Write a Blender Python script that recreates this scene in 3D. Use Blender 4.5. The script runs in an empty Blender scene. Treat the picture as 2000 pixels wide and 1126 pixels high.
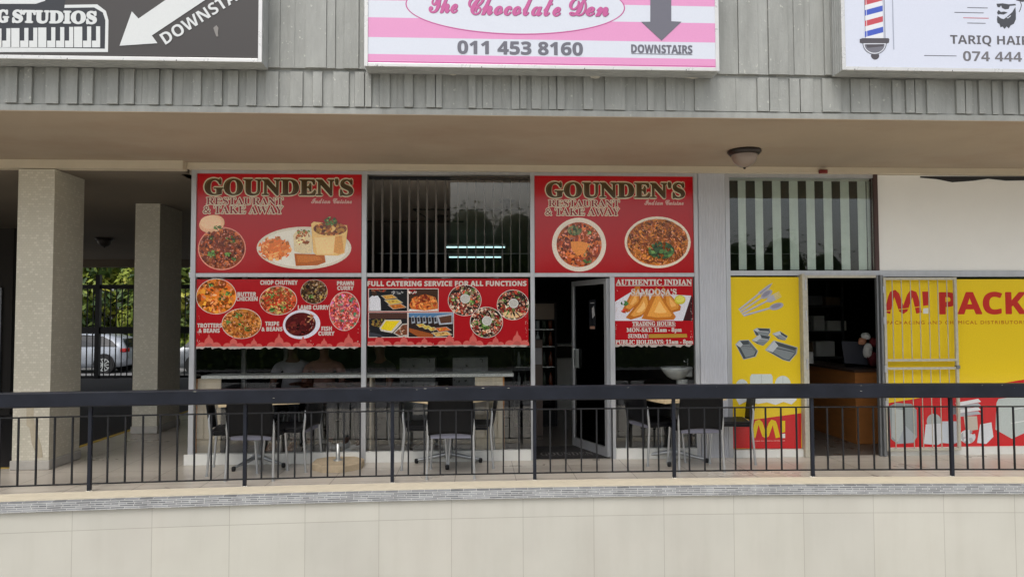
import bpy, math, random
from math import sin, cos, tan, pi, radians as R_, sqrt
from mathutils import Vector, Matrix
random.seed(11)
SC = bpy.context.scene
COL = SC.collection

# ------------------------------------------------------------------ camera
F = 1387.0                                  # focal length in photograph pixels (2000 px wide)
YAW, PITCH, ROLL = R_(2.9), R_(2.26), R_(0.2)
CAM = Vector((0, 0, 1.6))
fwd = Vector((sin(YAW)*cos(PITCH), cos(YAW)*cos(PITCH), sin(PITCH)))
rt = Vector((cos(YAW), -sin(YAW), 0)); up = rt.cross(fwd)
rt, up = rt*cos(ROLL)-up*sin(ROLL), up*cos(ROLL)+rt*sin(ROLL)
cd = bpy.data.cameras.new('camera'); cam = bpy.data.objects.new('camera', cd); COL.objects.link(cam)
cam.matrix_world = Matrix(((rt.x, up.x, -fwd.x, CAM.x), (rt.y, up.y, -fwd.y, CAM.y), (rt.z, up.z, -fwd.z, CAM.z), (0, 0, 0, 1)))
cd.sensor_width = 36; cd.lens = 36*F/2000; cd.clip_start = 0.05; cd.clip_end = 2000
SC.camera = cam

# ------------------------------------------------------------------ world, sun, exposure
SUN_EL, SUN_AZ = R_(60), R_(200)            # azimuth clockwise from +Y: behind the camera, a little to its left
w = bpy.data.worlds.new('World'); SC.world = w; w.use_nodes = True
nt = w.node_tree; bg = nt.nodes['Background']
sky = nt.nodes.new('ShaderNodeTexSky'); sky.sky_type = 'NISHITA'; sky.sun_disc = False
sky.sun_elevation = SUN_EL; sky.sun_rotation = SUN_AZ
sky.dust_density = 4.0; sky.ozone_density = 1.0; sky.air_density = 1.0
hs = nt.nodes.new('ShaderNodeHueSaturation'); hs.inputs['Saturation'].default_value = 0.35
nt.links.new(sky.outputs[0], hs.inputs['Color']); nt.links.new(hs.outputs[0], bg.inputs[0])
bg.inputs[1].default_value = 0.14
sl = bpy.data.lights.new('sun', 'SUN'); so = bpy.data.objects.new('sun', sl); COL.objects.link(so)
sl.energy = 0.7; sl.angle = R_(25); sl.color = (1.0, 0.95, 0.88)
sd = Vector((sin(SUN_AZ)*cos(SUN_EL), cos(SUN_AZ)*cos(SUN_EL), sin(SUN_EL)))
so.rotation_euler = sd.to_track_quat('Z', 'Y').to_euler(); so.location = sd*30
SC.view_settings.view_transform = 'Standard'; SC.view_settings.look = 'None'
SC.view_settings.gamma = 1.0; SC.view_settings.use_curve_mapping = False
SC.view_settings.exposure = 0.72
SC.render.engine = 'CYCLES'
SC.cycles.use_denoising = True
SC.cycles.max_bounces = 8; SC.cycles.diffuse_bounces = 5; SC.cycles.transparent_max_bounces = 16
SC.cycles.sample_clamp_indirect = 4.0

# ------------------------------------------------------------------ photograph pixel -> world helpers (to place real geometry)
def ray(x, y): return rt*((x-1000)/F) - up*((y-563)/F) + fwd
def atY(x, y, Y):
    d = ray(x, y); return CAM + d*(Y/d.y)
def atZ(x, y, Z):
    d = ray(x, y); return CAM + d*((Z-CAM.z)/d.z)
def PX(x, Y=8.0, y=600): return atY(x, y, Y).x
def lin(c):
    c = c/255.0
    return c/12.92 if c <= 0.04045 else ((c+0.055)/1.055)**2.4
def S(r, g, b, k=1.0): return (min(1, lin(r)*k), min(1, lin(g)*k), min(1, lin(b)*k))

# ------------------------------------------------------------------ materials
MATS = {}
def mat(name, col, rough=0.6, metal=0.0, var=0.0, scale=6.0, bump=0.0, coat=0.0, spec=0.5, stretch=None, emit=0.0, detail=6.0):
    if name in MATS: return MATS[name]
    m = bpy.data.materials.new(name); m.use_nodes = True; MATS[name] = m
    n = m.node_tree.nodes; L = m.node_tree.links; b = n['Principled BSDF']
    b.inputs['Base Color'].default_value = (*col, 1); b.inputs['Roughness'].default_value = rough
    b.inputs['Metallic'].default_value = metal; b.inputs['Coat Weight'].default_value = coat
    b.inputs['Specular IOR Level'].default_value = spec
    if emit: b.inputs['Emission Color'].default_value = (*col, 1); b.inputs['Emission Strength'].default_value = emit
    if var or bump:
        tc = n.new('ShaderNodeTexCoord'); mp = n.new('ShaderNodeMapping')
        if stretch: mp.inputs['Scale'].default_value = stretch
        L.new(tc.outputs['Object'], mp.inputs[0])
        no = n.new('ShaderNodeTexNoise'); no.inputs['Scale'].default_value = scale; no.inputs['Detail'].default_value = detail
        no.inputs['Roughness'].default_value = 0.62
        L.new(mp.outputs[0], no.inputs['Vector'])
        if var:
            mr = n.new('ShaderNodeMapRange'); mr.inputs[1].default_value = 0.3; mr.inputs[2].default_value = 0.7
            mr.inputs[3].default_value = 1-var; mr.inputs[4].default_value = 1+var
            L.new(no.outputs[0], mr.inputs[0])
            vm = n.new('ShaderNodeVectorMath'); vm.operation = 'SCALE'; vm.inputs[0].default_value = col
            L.new(mr.outputs[0], vm.inputs['Scale']); L.new(vm.outputs[0], b.inputs['Base Color'])
            m2 = n.new('ShaderNodeMapRange'); m2.inputs[3].default_value = max(0.02, rough-0.12); m2.inputs[4].default_value = min(1, rough+0.12)
            L.new(no.outputs[0], m2.inputs[0]); L.new(m2.outputs[0], b.inputs['Roughness'])
        if bump:
            bp = n.new('ShaderNodeBump'); bp.inputs['Strength'].default_value = bump; bp.inputs['Distance'].default_value = 0.02
            L.new(no.outputs[0], bp.inputs['Height']); L.new(bp.outputs[0], b.inputs['Normal'])
    return m
def brick_mat(name, c1, c2, cm, bw, bh, mortar, offset=0.5, rough=0.5, plane='XZ', var=0.12, nscale=3.0, bump=0.3, bias=0.0, freq=2, squash=1.0, shift=(0, 0, 0)):
    m = bpy.data.materials.new(name); m.use_nodes = True; MATS[name] = m
    n = m.node_tree.nodes; L = m.node_tree.links; b = n['Principled BSDF']
    tc = n.new('ShaderNodeTexCoord'); sp = n.new('ShaderNodeSeparateXYZ'); cb = n.new('ShaderNodeCombineXYZ')
    L.new(tc.outputs['Object'], sp.inputs[0])
    if plane == 'SUM':                                  # wraps round vertical corners: x+y along, z up
        ad = n.new('ShaderNodeMath'); ad.operation = 'ADD'; L.new(sp.outputs[0], ad.inputs[0]); L.new(sp.outputs[1], ad.inputs[1])
        L.new(ad.outputs[0], cb.inputs[0]); L.new(sp.outputs[2], cb.inputs[1])
    elif plane == 'XZ': L.new(sp.outputs[0], cb.inputs[0]); L.new(sp.outputs[2], cb.inputs[1])
    else: L.new(sp.outputs[0], cb.inputs[0]); L.new(sp.outputs[1], cb.inputs[1])
    mp = n.new('ShaderNodeMapping'); mp.inputs['Location'].default_value = shift
    L.new(cb.outputs[0], mp.inputs[0])
    br = n.new('ShaderNodeTexBrick'); br.offset = offset; br.offset_frequency = freq; br.squash = squash; br.squash_frequency = 3
    br.inputs['Scale'].default_value = 1; br.inputs['Brick Width'].default_value = bw; br.inputs['Row Height'].default_value = bh
    br.inputs['Mortar Size'].default_value = mortar; br.inputs['Mortar Smooth'].default_value = 0.1; br.inputs['Bias'].default_value = bias
    br.inputs['Color1'].default_value = (*c1, 1); br.inputs['Color2'].default_value = (*c2, 1); br.inputs['Mortar'].default_value = (*cm, 1)
    L.new(mp.outputs[0], br.inputs['Vector'])
    no = n.new('ShaderNodeTexNoise'); no.inputs['Scale'].default_value = nscale; no.inputs['Detail'].default_value = 7
    L.new(tc.outputs['Object'], no.inputs['Vector'])
    mr = n.new('ShaderNodeMapRange'); mr.inputs[1].default_value = 0.3; mr.inputs[2].default_value = 0.7
    mr.inputs[3].default_value = 1-var; mr.inputs[4].default_value = 1+var; L.new(no.outputs[0], mr.inputs[0])
    vm = n.new('ShaderNodeVectorMath'); vm.operation = 'SCALE'; L.new(br.outputs['Color'], vm.inputs[0]); L.new(mr.outputs[0], vm.inputs['Scale'])
    L.new(vm.outputs[0], b.inputs['Base Color'])
    m2 = n.new('ShaderNodeMapRange'); m2.inputs[3].default_value = max(0.03, rough-0.1); m2.inputs[4].default_value = min(1, rough+0.1)
    L.new(no.outputs[0], m2.inputs[0]); L.new(m2.outputs[0], b.inputs['Roughness'])
    if bump:
        iv = n.new('ShaderNodeMath'); iv.operation = 'SUBTRACT'; iv.inputs[0].default_value = 1; L.new(br.outputs['Fac'], iv.inputs[1])
        bp = n.new('ShaderNodeBump'); bp.inputs['Strength'].default_value = bump; bp.inputs['Distance'].default_value = 0.004
        L.new(iv.outputs[0], bp.inputs['Height']); L.new(bp.outputs[0], b.inputs['Normal'])
    return m
def glass_mat(name, tint=(0.98, 0.985, 0.98), refl=1.2):
    m = bpy.data.materials.new(name); m.use_nodes = True
    n = m.node_tree.nodes; L = m.node_tree.links; n.remove(n['Principled BSDF']); o = n['Material Output']
    t = n.new('ShaderNodeBsdfTransparent'); t.inputs[0].default_value = (*tint, 1)
    g = n.new('ShaderNodeBsdfGlossy'); g.inputs['Roughness'].default_value = 0.0; g.inputs[0].default_value = (1, 1, 1, 1)
    # a faint unevenness of old float glass
    no = n.new('ShaderNodeTexNoise'); no.inputs['Scale'].default_value = 1.1
    tc = n.new('ShaderNodeTexCoord'); L.new(tc.outputs['Object'], no.inputs['Vector'])
    bp = n.new('ShaderNodeBump'); bp.inputs['Strength'].default_value = 0.03; bp.inputs['Distance'].default_value = 0.02
    L.new(no.outputs[0], bp.inputs['Height']); L.new(bp.outputs[0], g.inputs['Normal'])
    fr = n.new('ShaderNodeFresnel'); fr.inputs[0].default_value = 1.5
    mu = n.new('ShaderNodeMath'); mu.operation = 'MULTIPLY'; mu.inputs[1].default_value = refl; mu.use_clamp = True
    L.new(fr.outputs[0], mu.inputs[0])
    x = n.new('ShaderNodeMixShader'); L.new(mu.outputs[0], x.inputs[0]); L.new(t.outputs[0], x.inputs[1]); L.new(g.outputs[0], x.inputs[2])
    L.new(x.outputs[0], o.inputs[0]); MATS[name] = m
    return m
def print_mat(name, rough=0.16, coat=0.0, spec=0.5, grain=0.06, bump=0.04, gain=1.0):
    m = bpy.data.materials.new(name); m.use_nodes = True; MATS[name] = m
    n = m.node_tree.nodes; L = m.node_tree.links; b = n['Principled BSDF']
    a = n.new('ShaderNodeAttribute'); a.attribute_name = 'Col'
    tc = n.new('ShaderNodeTexCoord'); no = n.new('ShaderNodeTexNoise'); no.inputs['Scale'].default_value = 90; no.inputs['Detail'].default_value = 3
    L.new(tc.outputs['Object'], no.inputs['Vector'])
    mr = n.new('ShaderNodeMapRange'); mr.inputs[1].default_value = 0.3; mr.inputs[2].default_value = 0.7
    mr.inputs[3].default_value = gain*(1-grain); mr.inputs[4].default_value = gain*(1+grain); L.new(no.outputs[0], mr.inputs[0])
    vm = n.new('ShaderNodeVectorMath'); vm.operation = 'SCALE'; L.new(a.outputs['Color'], vm.inputs[0]); L.new(mr.outputs[0], vm.inputs['Scale'])
    L.new(vm.outputs[0], b.inputs['Base Color']); b.inputs['Roughness'].default_value = rough; b.inputs['Coat Weight'].default_value = coat
    b.inputs['Specular IOR Level'].default_value = spec; b.inputs['Coat Roughness'].default_value = 0.05
    n2 = n.new('ShaderNodeTexNoise'); n2.inputs['Scale'].default_value = 3.0; n2.inputs['Detail'].default_value = 2; L.new(tc.outputs['Object'], n2.inputs['Vector'])
    bp = n.new('ShaderNodeBump'); bp.inputs['Strength'].default_value = bump; bp.inputs['Distance'].default_value = 0.02
    L.new(n2.outputs[0], bp.inputs['Height']); L.new(bp.outputs[0], b.inputs['Normal'])
    return m

# ------------------------------------------------------------------ mesh helpers
ORG = {}
class MB:
    """collects faces; build() links them as ONE mesh object"""
    def __init__(s): s.v = []; s.f = []; s.mi = []; s.c = []; s.cur = 0; s.col = None; s.sm = []; s.smooth = False
    def add(s, vs, fs, col=None):
        o = len(s.v); s.v += [tuple(v) for v in vs]
        for f in fs:
            s.f.append([i+o for i in f]); s.mi.append(s.cur); s.c.append(col or s.col or (0.5, 0.5, 0.5)); s.sm.append(s.smooth)
    def box(s, x0, x1, y0, y1, z0, z1, b=0.0):
        if x0 > x1: x0, x1 = x1, x0
        if y0 > y1: y0, y1 = y1, y0
        if z0 > z1: z0, z1 = z1, z0
        if not b:
            s.add([(x0, y0, z0), (x1, y0, z0), (x1, y1, z0), (x0, y1, z0), (x0, y0, z1), (x1, y0, z1), (x1, y1, z1), (x0, y1, z1)],
                  [(0, 3, 2, 1), (4, 5, 6, 7), (0, 1, 5, 4), (1, 2, 6, 5), (2, 3, 7, 6), (3, 0, 4, 7)])
            return
        import bmesh
        bm = bmesh.new(); bmesh.ops.create_cube(bm, size=1)
        for v in bm.verts: v.co = Vector(((x0+x1)/2+v.co.x*(x1-x0), (y0+y1)/2+v.co.y*(y1-y0), (z0+z1)/2+v.co.z*(z1-z0)))
        bmesh.ops.bevel(bm, geom=list(bm.edges), offset=b, segments=2, profile=0.5, affect='EDGES')
        s.bm(bm)
    def bm(s, bm, M=None):
        bm.verts.index_update()
        s.add([(M @ v.co if M else v.co) for v in bm.verts], [[v.index for v in f.verts] for f in bm.faces]); bm.free()
    def poly(s, pts, col=None): s.add(pts, [list(range(len(pts)))], col)
    def tube(s, path, r, n=10, cap=True):
        path = [Vector(p) for p in path]; rs = r if isinstance(r, (list, tuple)) else [r]*len(path)
        rings = []; prev = None
        for i, p in enumerate(path):
            t = (path[min(i+1, len(path)-1)]-path[max(i-1, 0)]).normalized()
            if prev is None:
                a = Vector((0, 0, 1)) if abs(t.z) < 0.9 else Vector((1, 0, 0)); u = t.cross(a).normalized()
            else: u = (prev - t*prev.dot(t)).normalized()
            prev = u; v = t.cross(u)
            rings.append([p+(u*cos(2*pi*k/n)+v*sin(2*pi*k/n))*rs[i] for k in range(n)])
        vs = [q for rg in rings for q in rg]; fs = []
        for i in range(len(rings)-1):
            for k in range(n): fs.append((i*n+k, i*n+(k+1) % n, (i+1)*n+(k+1) % n, (i+1)*n+k))
        o = s.smooth; s.smooth = True; s.add(vs, fs); s.smooth = o
        if cap:
            s.add(rings[0], [list(range(n))[::-1]]); s.add(rings[-1], [list(range(n))])
    def lathe(s, prof, c=(0, 0, 0), n=24, sx=1.0, sy=1.0, a0=0.0, a1=2*pi):
        full = abs(a1-a0-2*pi) < 1e-6; m = n if full else n+1
        vs = []; fs = []
        for (r, z) in prof:
            for k in range(m):
                a = a0+(a1-a0)*k/n; vs.append((c[0]+r*cos(a)*sx, c[1]+r*sin(a)*sy, c[2]+z))
        for i in range(len(prof)-1):
            for k in range(n): fs.append((i*m+k, i*m+(k+1) % m, (i+1)*m+(k+1) % m, (i+1)*m+k))
        o = s.smooth; s.smooth = True; s.add(vs, fs); s.smooth = o
    def prism(s, pts, d):
        """extrude a planar outline along vector d"""
        n = len(pts); d = Vector(d); a = [Vector(p) for p in pts]; b = [p+d for p in a]
        s.add(a+b, [list(range(n))[::-1], list(range(n, 2*n))]+[(i, (i+1) % n, n+(i+1) % n, n+i) for i in range(n)])
    def build(s, name, mats, parent=None, loc=None, auto=False):
        me = bpy.data.meshes.new(name)
        org = Vector(ORG.get(parent.name, (0, 0, 0))) if parent else Vector((0, 0, 0))
        own = Vector(loc) if loc else org
        me.from_pydata([tuple(Vector(v)-own) for v in s.v], [], s.f)
        for m in (mats if isinstance(mats, (list, tuple)) else [mats]): me.materials.append(m)
        me.polygons.foreach_set('material_index', s.mi)
        me.polygons.foreach_set('use_smooth', s.sm)
        if any(c != (0.5, 0.5, 0.5) for c in s.c):
            ca = me.color_attributes.new('Col', 'FLOAT_COLOR', 'CORNER')
            arr = []
            for p, c in zip(me.polygons, s.c): arr += [c[0], c[1], c[2], 1.0]*p.loop_total
            ca.data.foreach_set('color', arr)
        me.update()
        o = bpy.data.objects.new(name, me); COL.objects.link(o)
        if parent: o.parent = parent
        o.location = own-org if parent else own
        ORG[o.name] = tuple(own)
        return o
def tag(o, label=None, cat=None, group=None, kind=None):
    if label: o['label'] = label
    if cat: o['category'] = cat
    if group: o['group'] = group
    if kind: o['kind'] = kind
    return o
def thing(name, label, cat, loc=(0, 0, 0), rz=0.0, group=None):
    o = bpy.data.objects.new(name, None); COL.objects.link(o); o.location = loc; o.rotation_euler = (0, 0, rz)
    o.empty_display_size = 0.1
    ORG[o.name] = tuple(loc)
    return tag(o, label, cat, group)
def copy_tree(o, parent=None):
    c = o.copy(); COL.objects.link(c)
    if parent: c.parent = parent
    for ch in list(o.children): copy_tree(ch, c)
    return c

# ------------------------------------------------------------------ lettering (built-in font; its serif, script and sans-bold alphabets)
BASES = {'serif': (0x1D400, 0x1D7CE), 'sans': (0x1D5D4, 0x1D7EC), 'script': (0x1D4D0, None), 'ital': (0x1D468, None), 'sital': (0x1D63C, None)}
def conv(s, st):
    if st == 'plain': return s
    a, d = BASES[st]; o = ''
    for c in s:
        if 'A' <= c <= 'Z': o += chr(a+ord(c)-65)
        elif 'a' <= c <= 'z': o += chr(a+26+ord(c)-97)
        elif c.isdigit() and d: o += chr(d+ord(c)-48)
        else: o += c
    return o
_TC = {}
def text2d(body, st, off=0.0, space=1.0):
    k = (body, st, off, space)
    if k in _TC: return _TC[k]
    c = bpy.data.curves.new('t', 'FONT'); c.body = conv(body, st); c.size = 1; c.offset = off; c.space_character = space
    c.resolution_u = 4; c.fill_mode = 'FRONT'
    o = bpy.data.objects.new('t', c); COL.objects.link(o)
    dg = bpy.context.evaluated_depsgraph_get(); e = o.evaluated_get(dg); me = e.to_mesh()
    vs = [(v.co.x, v.co.y) for v in me.vertices]; fs = [list(p.vertices) for p in me.polygons if p.normal.z != 0]
    e.to_mesh_clear(); bpy.data.objects.remove(o); bpy.data.curves.remove(c)
    _TC[k] = (vs, fs); return vs, fs
def text_to(mb, body, st, X0, X1, Z, cap, Y, off=0.0, col=None, space=1.0, shear=0.0, ang=0.0, nobox=None):
    """write body between X0 and X1 with baseline Z and cap height cap on the plane Y"""
    ref = text2d(body, st, 0.0, space)[0]; vs, fs = text2d(body, st, off, space)
    x0 = min(v[0] for v in ref); x1 = max(v[0] for v in ref)
    ch = max(v[1] for v in text2d('H' if st != 'script' else 'D', st)[0])
    kx = (X1-X0)/(x1-x0) if X1 is not None else cap/ch
    kz = cap/ch; ca, sa = cos(ang), sin(ang); out = []
    for x, y in vs:
        px = (x-x0)*kx+shear*y*kz; pz = y*kz
        out.append((X0+px*ca-pz*sa, Y, Z+px*sa+pz*ca))
    mb.add(out, fs, col)

class Sheet:
    """a flat printed sheet on the plane Y: outlines are given in photograph pixels and placed on that plane at real size"""
    def __init__(s, Y): s.Y = Y; s.mb = MB(); s.n = 0; s.base = 0.0
    def y(s, k=None): s.n += 1; return s.Y-s.base-s.n*0.00004
    def W(s, x, y): p = atY(x, y, s.Y); return p.x, p.z
    def sc(s): return (atY(1010, 563, s.Y)-atY(1000, 563, s.Y)).x/10
    def poly(s, pts, col):
        yy = s.y(); s.mb.poly([(s.W(*p)[0], yy, s.W(*p)[1]) for p in pts], col)
    def wpoly(s, pts, col):
        yy = s.y(); s.mb.poly([(p[0], yy, p[1]) for p in pts], col)
    def rect(s, x0, x1, y0, y1, col):
        X0, Z1 = s.W(x0, y0); X1, Z0 = s.W(x1, y1)
        Xa = s.W(x0, (y0+y1)/2)[0]; Xb = s.W(x1, (y0+y1)/2)[0]; Zt = s.W((x0+x1)/2, y0)[1]; Zb = s.W((x0+x1)/2, y1)[1]
        s.wpoly([(Xa, Zb), (Xb, Zb), (Xb, Zt), (Xa, Zt)], col)
    def ell(s, cx, cy, rx, ry, col, n=40, rot=0.0):
        X, Z = s.W(cx, cy); k = s.sc()
        s.wpoly([(X+k*(rx*cos(a)*cos(rot)-ry*sin(a)*sin(rot)), Z+k*(rx*cos(a)*sin(rot)+ry*sin(a)*cos(rot))) for a in [2*pi*i/n for i in range(n)]], col)
    def stroke(s, pts, w, col):
        k = s.sc(); P = [Vector(s.W(*p)) for p in pts]; L = []; Rr = []
        for i, p in enumerate(P):
            t = (P[min(i+1, len(P)-1)]-P[max(i-1, 0)]).normalized(); nn = Vector((-t.y, t.x)); ww = (w[i] if isinstance(w, (list, tuple)) else w)*k/2
            L.append(p+nn*ww); Rr.append(p-nn*ww)
        for i in range(len(P)-1): 
            yy = s.y(); s.mb.poly([(q.x, yy, q.y) for q in (L[i], Rr[i], Rr[i+1], L[i+1])], col)
    def text(s, body, st, x0, x1, yb, cap, col, off=0.0, space=1.0, shear=0.0):
        X0 = s.W(x0, yb)[0]; X1 = s.W(x1, yb)[0]; Z = s.W((x0+x1)/2, yb)[1]
        k = s.sc()
        if off > 0.005:                                          # heavier lettering: the same outline swept a little way round
            d = off*cap*k*1.35
            for q in range(8): text_to(s.mb, body, st, X0+d*cos(q*pi/4), X1+d*cos(q*pi/4), Z+d*sin(q*pi/4), cap*k, s.y(), 0.0, col, space, shear)
        text_to(s.mb, body, st, X0, X1, Z, cap*k, s.y(), 0.0, col, space, shear)
    def blobs(s, cx, cy, rx, ry, pal, n, size, rot=0.0, rnd=None, elong=1.6, clip=True):
        rnd = rnd or random; X, Z = s.W(cx, cy); k = s.sc()
        for i in range(n):
            a = rnd.random()*2*pi; q = sqrt(rnd.random()); sz = size*rnd.uniform(0.5, 1.3); el = rnd.uniform(1, elong); ph = rnd.random()*pi
            bx = q*cos(a)*rx; bz = q*sin(a)*ry; c = rnd.choice(pal); j = rnd.uniform(0.5, 1.45); m = 7; pts = []
            for t in range(m):
                b = 2*pi*t/m; r_ = sz*rnd.uniform(0.75, 1.15); ux = r_*el*cos(b); uz = r_*sin(b)/el
                x = bx+ux*cos(ph)-uz*sin(ph); z = bz+ux*sin(ph)+uz*cos(ph); d = sqrt((x/rx)**2+(z/ry)**2)
                if clip and d > 1: x /= d; z /= d
                pts.append((X+k*(x*cos(rot)-z*sin(rot)), Z+k*(x*sin(rot)+z*cos(rot))))
            s.wpoly(pts, tuple(min(1, v*j) for v in c))
    def dish(s, cx, cy, rx, ry, pal, n, size, rim=(0.7, 0.68, 0.62), rimw=1.2, rot=0.0, base=None, herbs=0, food=0.0, elong=1.6):
        s.n = 0
        if rimw: s.ell(cx, cy, rx, ry, rim, rot=rot)
        fx, fy = rx-rimw-food, ry-rimw-food
        s.ell(cx, cy, fx, fy, base or pal[0], rot=rot)
        s.blobs(cx, cy, fx, fy, pal, n, size, rot, elong=elong)
        mean = [sum(c[i] for c in pal)/len(pal) for i in range(3)]
        fine = [tuple(c*0.25 for c in mean), tuple(c*0.5 for c in mean), tuple(min(1, c*1.5+0.06) for c in mean), tuple(min(1, c*1.2+0.16) for c in mean)]
        s.blobs(cx, cy, fx*0.97, fy*0.97, fine, int(n*1.1), size*0.42, rot, elong=elong)
        if herbs:
            g = [S(70, 110, 45), S(110, 150, 70), S(50, 85, 40), S(150, 175, 110)]
            for h in range(herbs):
                a = random.random()*2*pi; q = sqrt(random.random())*0.75
                hx, hy = cx+fx*q*cos(a), cy+fy*q*sin(a)
                s.blobs(hx, hy, min(7, fx*0.3), min(5, fy*0.3), g, 5, 2.6, elong=2.0)
    def part(s, name, m, parent):
        o = s.mb.build(name, m, parent); s.mb = MB(); s.n = 0; return o

def Yr(X): return 7.0-0.0085*(X-1)**2            # the terrace edge bows very slightly in plan

exec_parts = []
# ------------------------------------------------------------------ material library
CREAM = S(225, 218, 200)
M_tile_wall = brick_mat('cream_wall_tile', S(178, 177, 169), S(183, 182, 173), S(154, 151, 143), 0.667, 1.2, 0.0028, offset=0.0, rough=0.42, var=0.05, nscale=1.3, bump=0.15, shift=(0.231, 1.474, 0))
def weather(m, stretch, scale, amt, tint):
    """old run marks and patches multiplied over a material's own colour"""
    n = m.node_tree.nodes; L = m.node_tree.links; b = n['Principled BSDF']; src = b.inputs['Base Color'].links[0].from_socket
    tc = n.new('ShaderNodeTexCoord'); mp = n.new('ShaderNodeMapping'); mp.inputs['Scale'].default_value = stretch; L.new(tc.outputs['Object'], mp.inputs[0])
    no = n.new('ShaderNodeTexNoise'); no.inputs['Scale'].default_value = scale; no.inputs['Detail'].default_value = 8; no.inputs['Roughness'].default_value = 0.6; L.new(mp.outputs[0], no.inputs['Vector'])
    r = n.new('ShaderNodeValToRGB'); r.color_ramp.elements[0].position = 0.48; r.color_ramp.elements[1].position = 0.72
    r.color_ramp.elements[0].color = (1, 1, 1, 1); r.color_ramp.elements[1].color = (*tint, 1); L.new(no.outputs[0], r.inputs[0])
    mx = n.new('ShaderNodeMixRGB'); mx.blend_type = 'MULTIPLY'; mx.inputs[0].default_value = amt; L.new(src, mx.inputs[1]); L.new(r.outputs[0], mx.inputs[2]); L.new(mx.outputs[0], b.inputs['Base Color'])
weather(M_tile_wall, (2.6, 1, 0.3), 2.0, 0.22, (0.80, 0.78, 0.75)); weather(M_tile_wall, (1, 1, 1), 0.8, 0.4, (0.90, 0.86, 0.87))
M_ledge = mat('ledge_screed', S(196, 187, 166), 0.7, var=0.06, scale=9, bump=0.1)
M_floor = brick_mat('porcelain_floor', S(190, 182, 170), S(187, 179, 167), S(126, 116, 104), 0.6, 0.6, 0.004, offset=0.0, rough=0.3, plane='XY', var=0.045, nscale=1.6, bump=0.1, shift=(0.21, 0.13, 0))
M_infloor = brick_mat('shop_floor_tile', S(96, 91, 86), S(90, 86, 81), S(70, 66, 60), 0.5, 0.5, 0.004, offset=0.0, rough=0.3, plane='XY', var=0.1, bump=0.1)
M_asphalt = mat('asphalt', S(50, 46, 46), 0.85, var=0.2, scale=25, bump=0.3)
M_road = mat('road_asphalt', S(105, 105, 105), 0.9, var=0.15, scale=4, bump=0.2)
M_ground = mat('paved_ground', S(186, 180, 168), 0.85, var=0.15, scale=2, bump=0.2)
M_soffit = mat('soffit_paint', S(158, 144, 125), 0.75, var=0.08, scale=0.9, bump=0.08)
weather(M_soffit, (0.7, 1.2, 1), 1.1, 0.6, (0.80, 0.70, 0.66))
M_trim = mat('trim_paint', S(200, 188, 165), 0.6, var=0.05, scale=4)
M_board = mat('white_board', S(238, 238, 233), 0.55, var=0.03, scale=1.5)
M_alu = mat('aluminium_frame', S(190, 192, 195), 0.38, metal=0.55, var=0.06, scale=20, stretch=(1, 1, 0.1))
M_aludark = mat('dark_aluminium', S(130, 132, 134), 0.42, metal=0.55, var=0.06, scale=20)  # darker grey aluminium for the lock, trellis and passage door frame
M_ribalu = mat('ribbed_aluminium', S(206, 208, 213), 0.45, metal=0.2, var=0.12, scale=30, stretch=(6, 6, 0.25))
M_black = mat('rail_enamel', S(24, 28, 38), 0.4, var=0.25, scale=5, bump=0.05, spec=0.3)
M_blackbar = mat('bar_enamel', S(26, 27, 30), 0.45, var=0.2, scale=12, spec=0.3)
M_patch = mat('white_filler', S(196, 192, 180), 0.8, var=0.1, scale=20)
M_glass = glass_mat('window_glass')
M_gglass = glass_mat('green_glass', tint=(0.95, 0.975, 0.955), refl=0.95)
M_print = print_mat('poster_print', coat=0.1, spec=0.4)
M_food = print_mat('food_print', coat=0.1, spec=0.4, grain=0.16, gain=1.32)
M_flex = print_mat('sign_face_print', rough=0.4, grain=0.02, bump=0.02, gain=0.76)
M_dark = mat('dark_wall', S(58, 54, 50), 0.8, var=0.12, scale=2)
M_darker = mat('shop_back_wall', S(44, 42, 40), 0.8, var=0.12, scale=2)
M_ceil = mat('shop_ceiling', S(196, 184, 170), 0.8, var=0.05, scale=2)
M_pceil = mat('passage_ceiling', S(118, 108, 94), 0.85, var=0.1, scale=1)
M_plastic = mat('black_plastic', S(11, 12, 16), 0.5, var=0.08, scale=14, spec=0.22)
M_plasticg = mat('grey_plastic', S(120, 120, 134), 0.5, var=0.06, scale=14)
M_leg = mat('anodised_leg', S(185, 188, 190), 0.34, metal=0.7, var=0.05, scale=14)
M_rubber = mat('black_rubber', S(22, 22, 23), 0.7)
M_wood = mat('pale_laminate', S(216, 196, 158), 0.45, var=0.08, scale=3, stretch=(1, 9, 9))
M_panel = mat('travertine_panel', S(212, 198, 174), 0.5, var=0.09, scale=5, stretch=(0.6, 1, 7))
M_panelv = mat('travertine_panel_upright', S(212, 200, 176), 0.5, var=0.1, scale=5, stretch=(7, 1, 0.5))
M_chip = mat('chipboard_edge', S(190, 130, 70), 0.8, var=0.15, scale=30)
M_granite = mat('grey_granite', S(216, 218, 214), 0.3, var=0.25, scale=70)
M_conc = mat('cast_concrete', S(186, 168, 140), 0.85, var=0.14, scale=14, bump=0.3)
M_galv = mat('galvanised_tube', S(190, 194, 192), 0.4, metal=0.8, var=0.1, scale=20)
M_ceramic = mat('white_ceramic', S(226, 230, 228), 0.15, coat=0.3)
M_chrome = mat('chrome', (0.75, 0.76, 0.78), 0.12, metal=1.0)
M_counterwood = mat('orange_veneer', S(172, 112, 60), 0.42, var=0.15, scale=3, stretch=(1, 1, 6))
M_white = mat('white_paint', S(222, 222, 216), 0.5, var=0.04, scale=8)
M_rustwhite = mat('worn_white_enamel', S(184, 180, 164), 0.5, var=0.14, scale=22, bump=0.1)
M_paint = None

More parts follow.
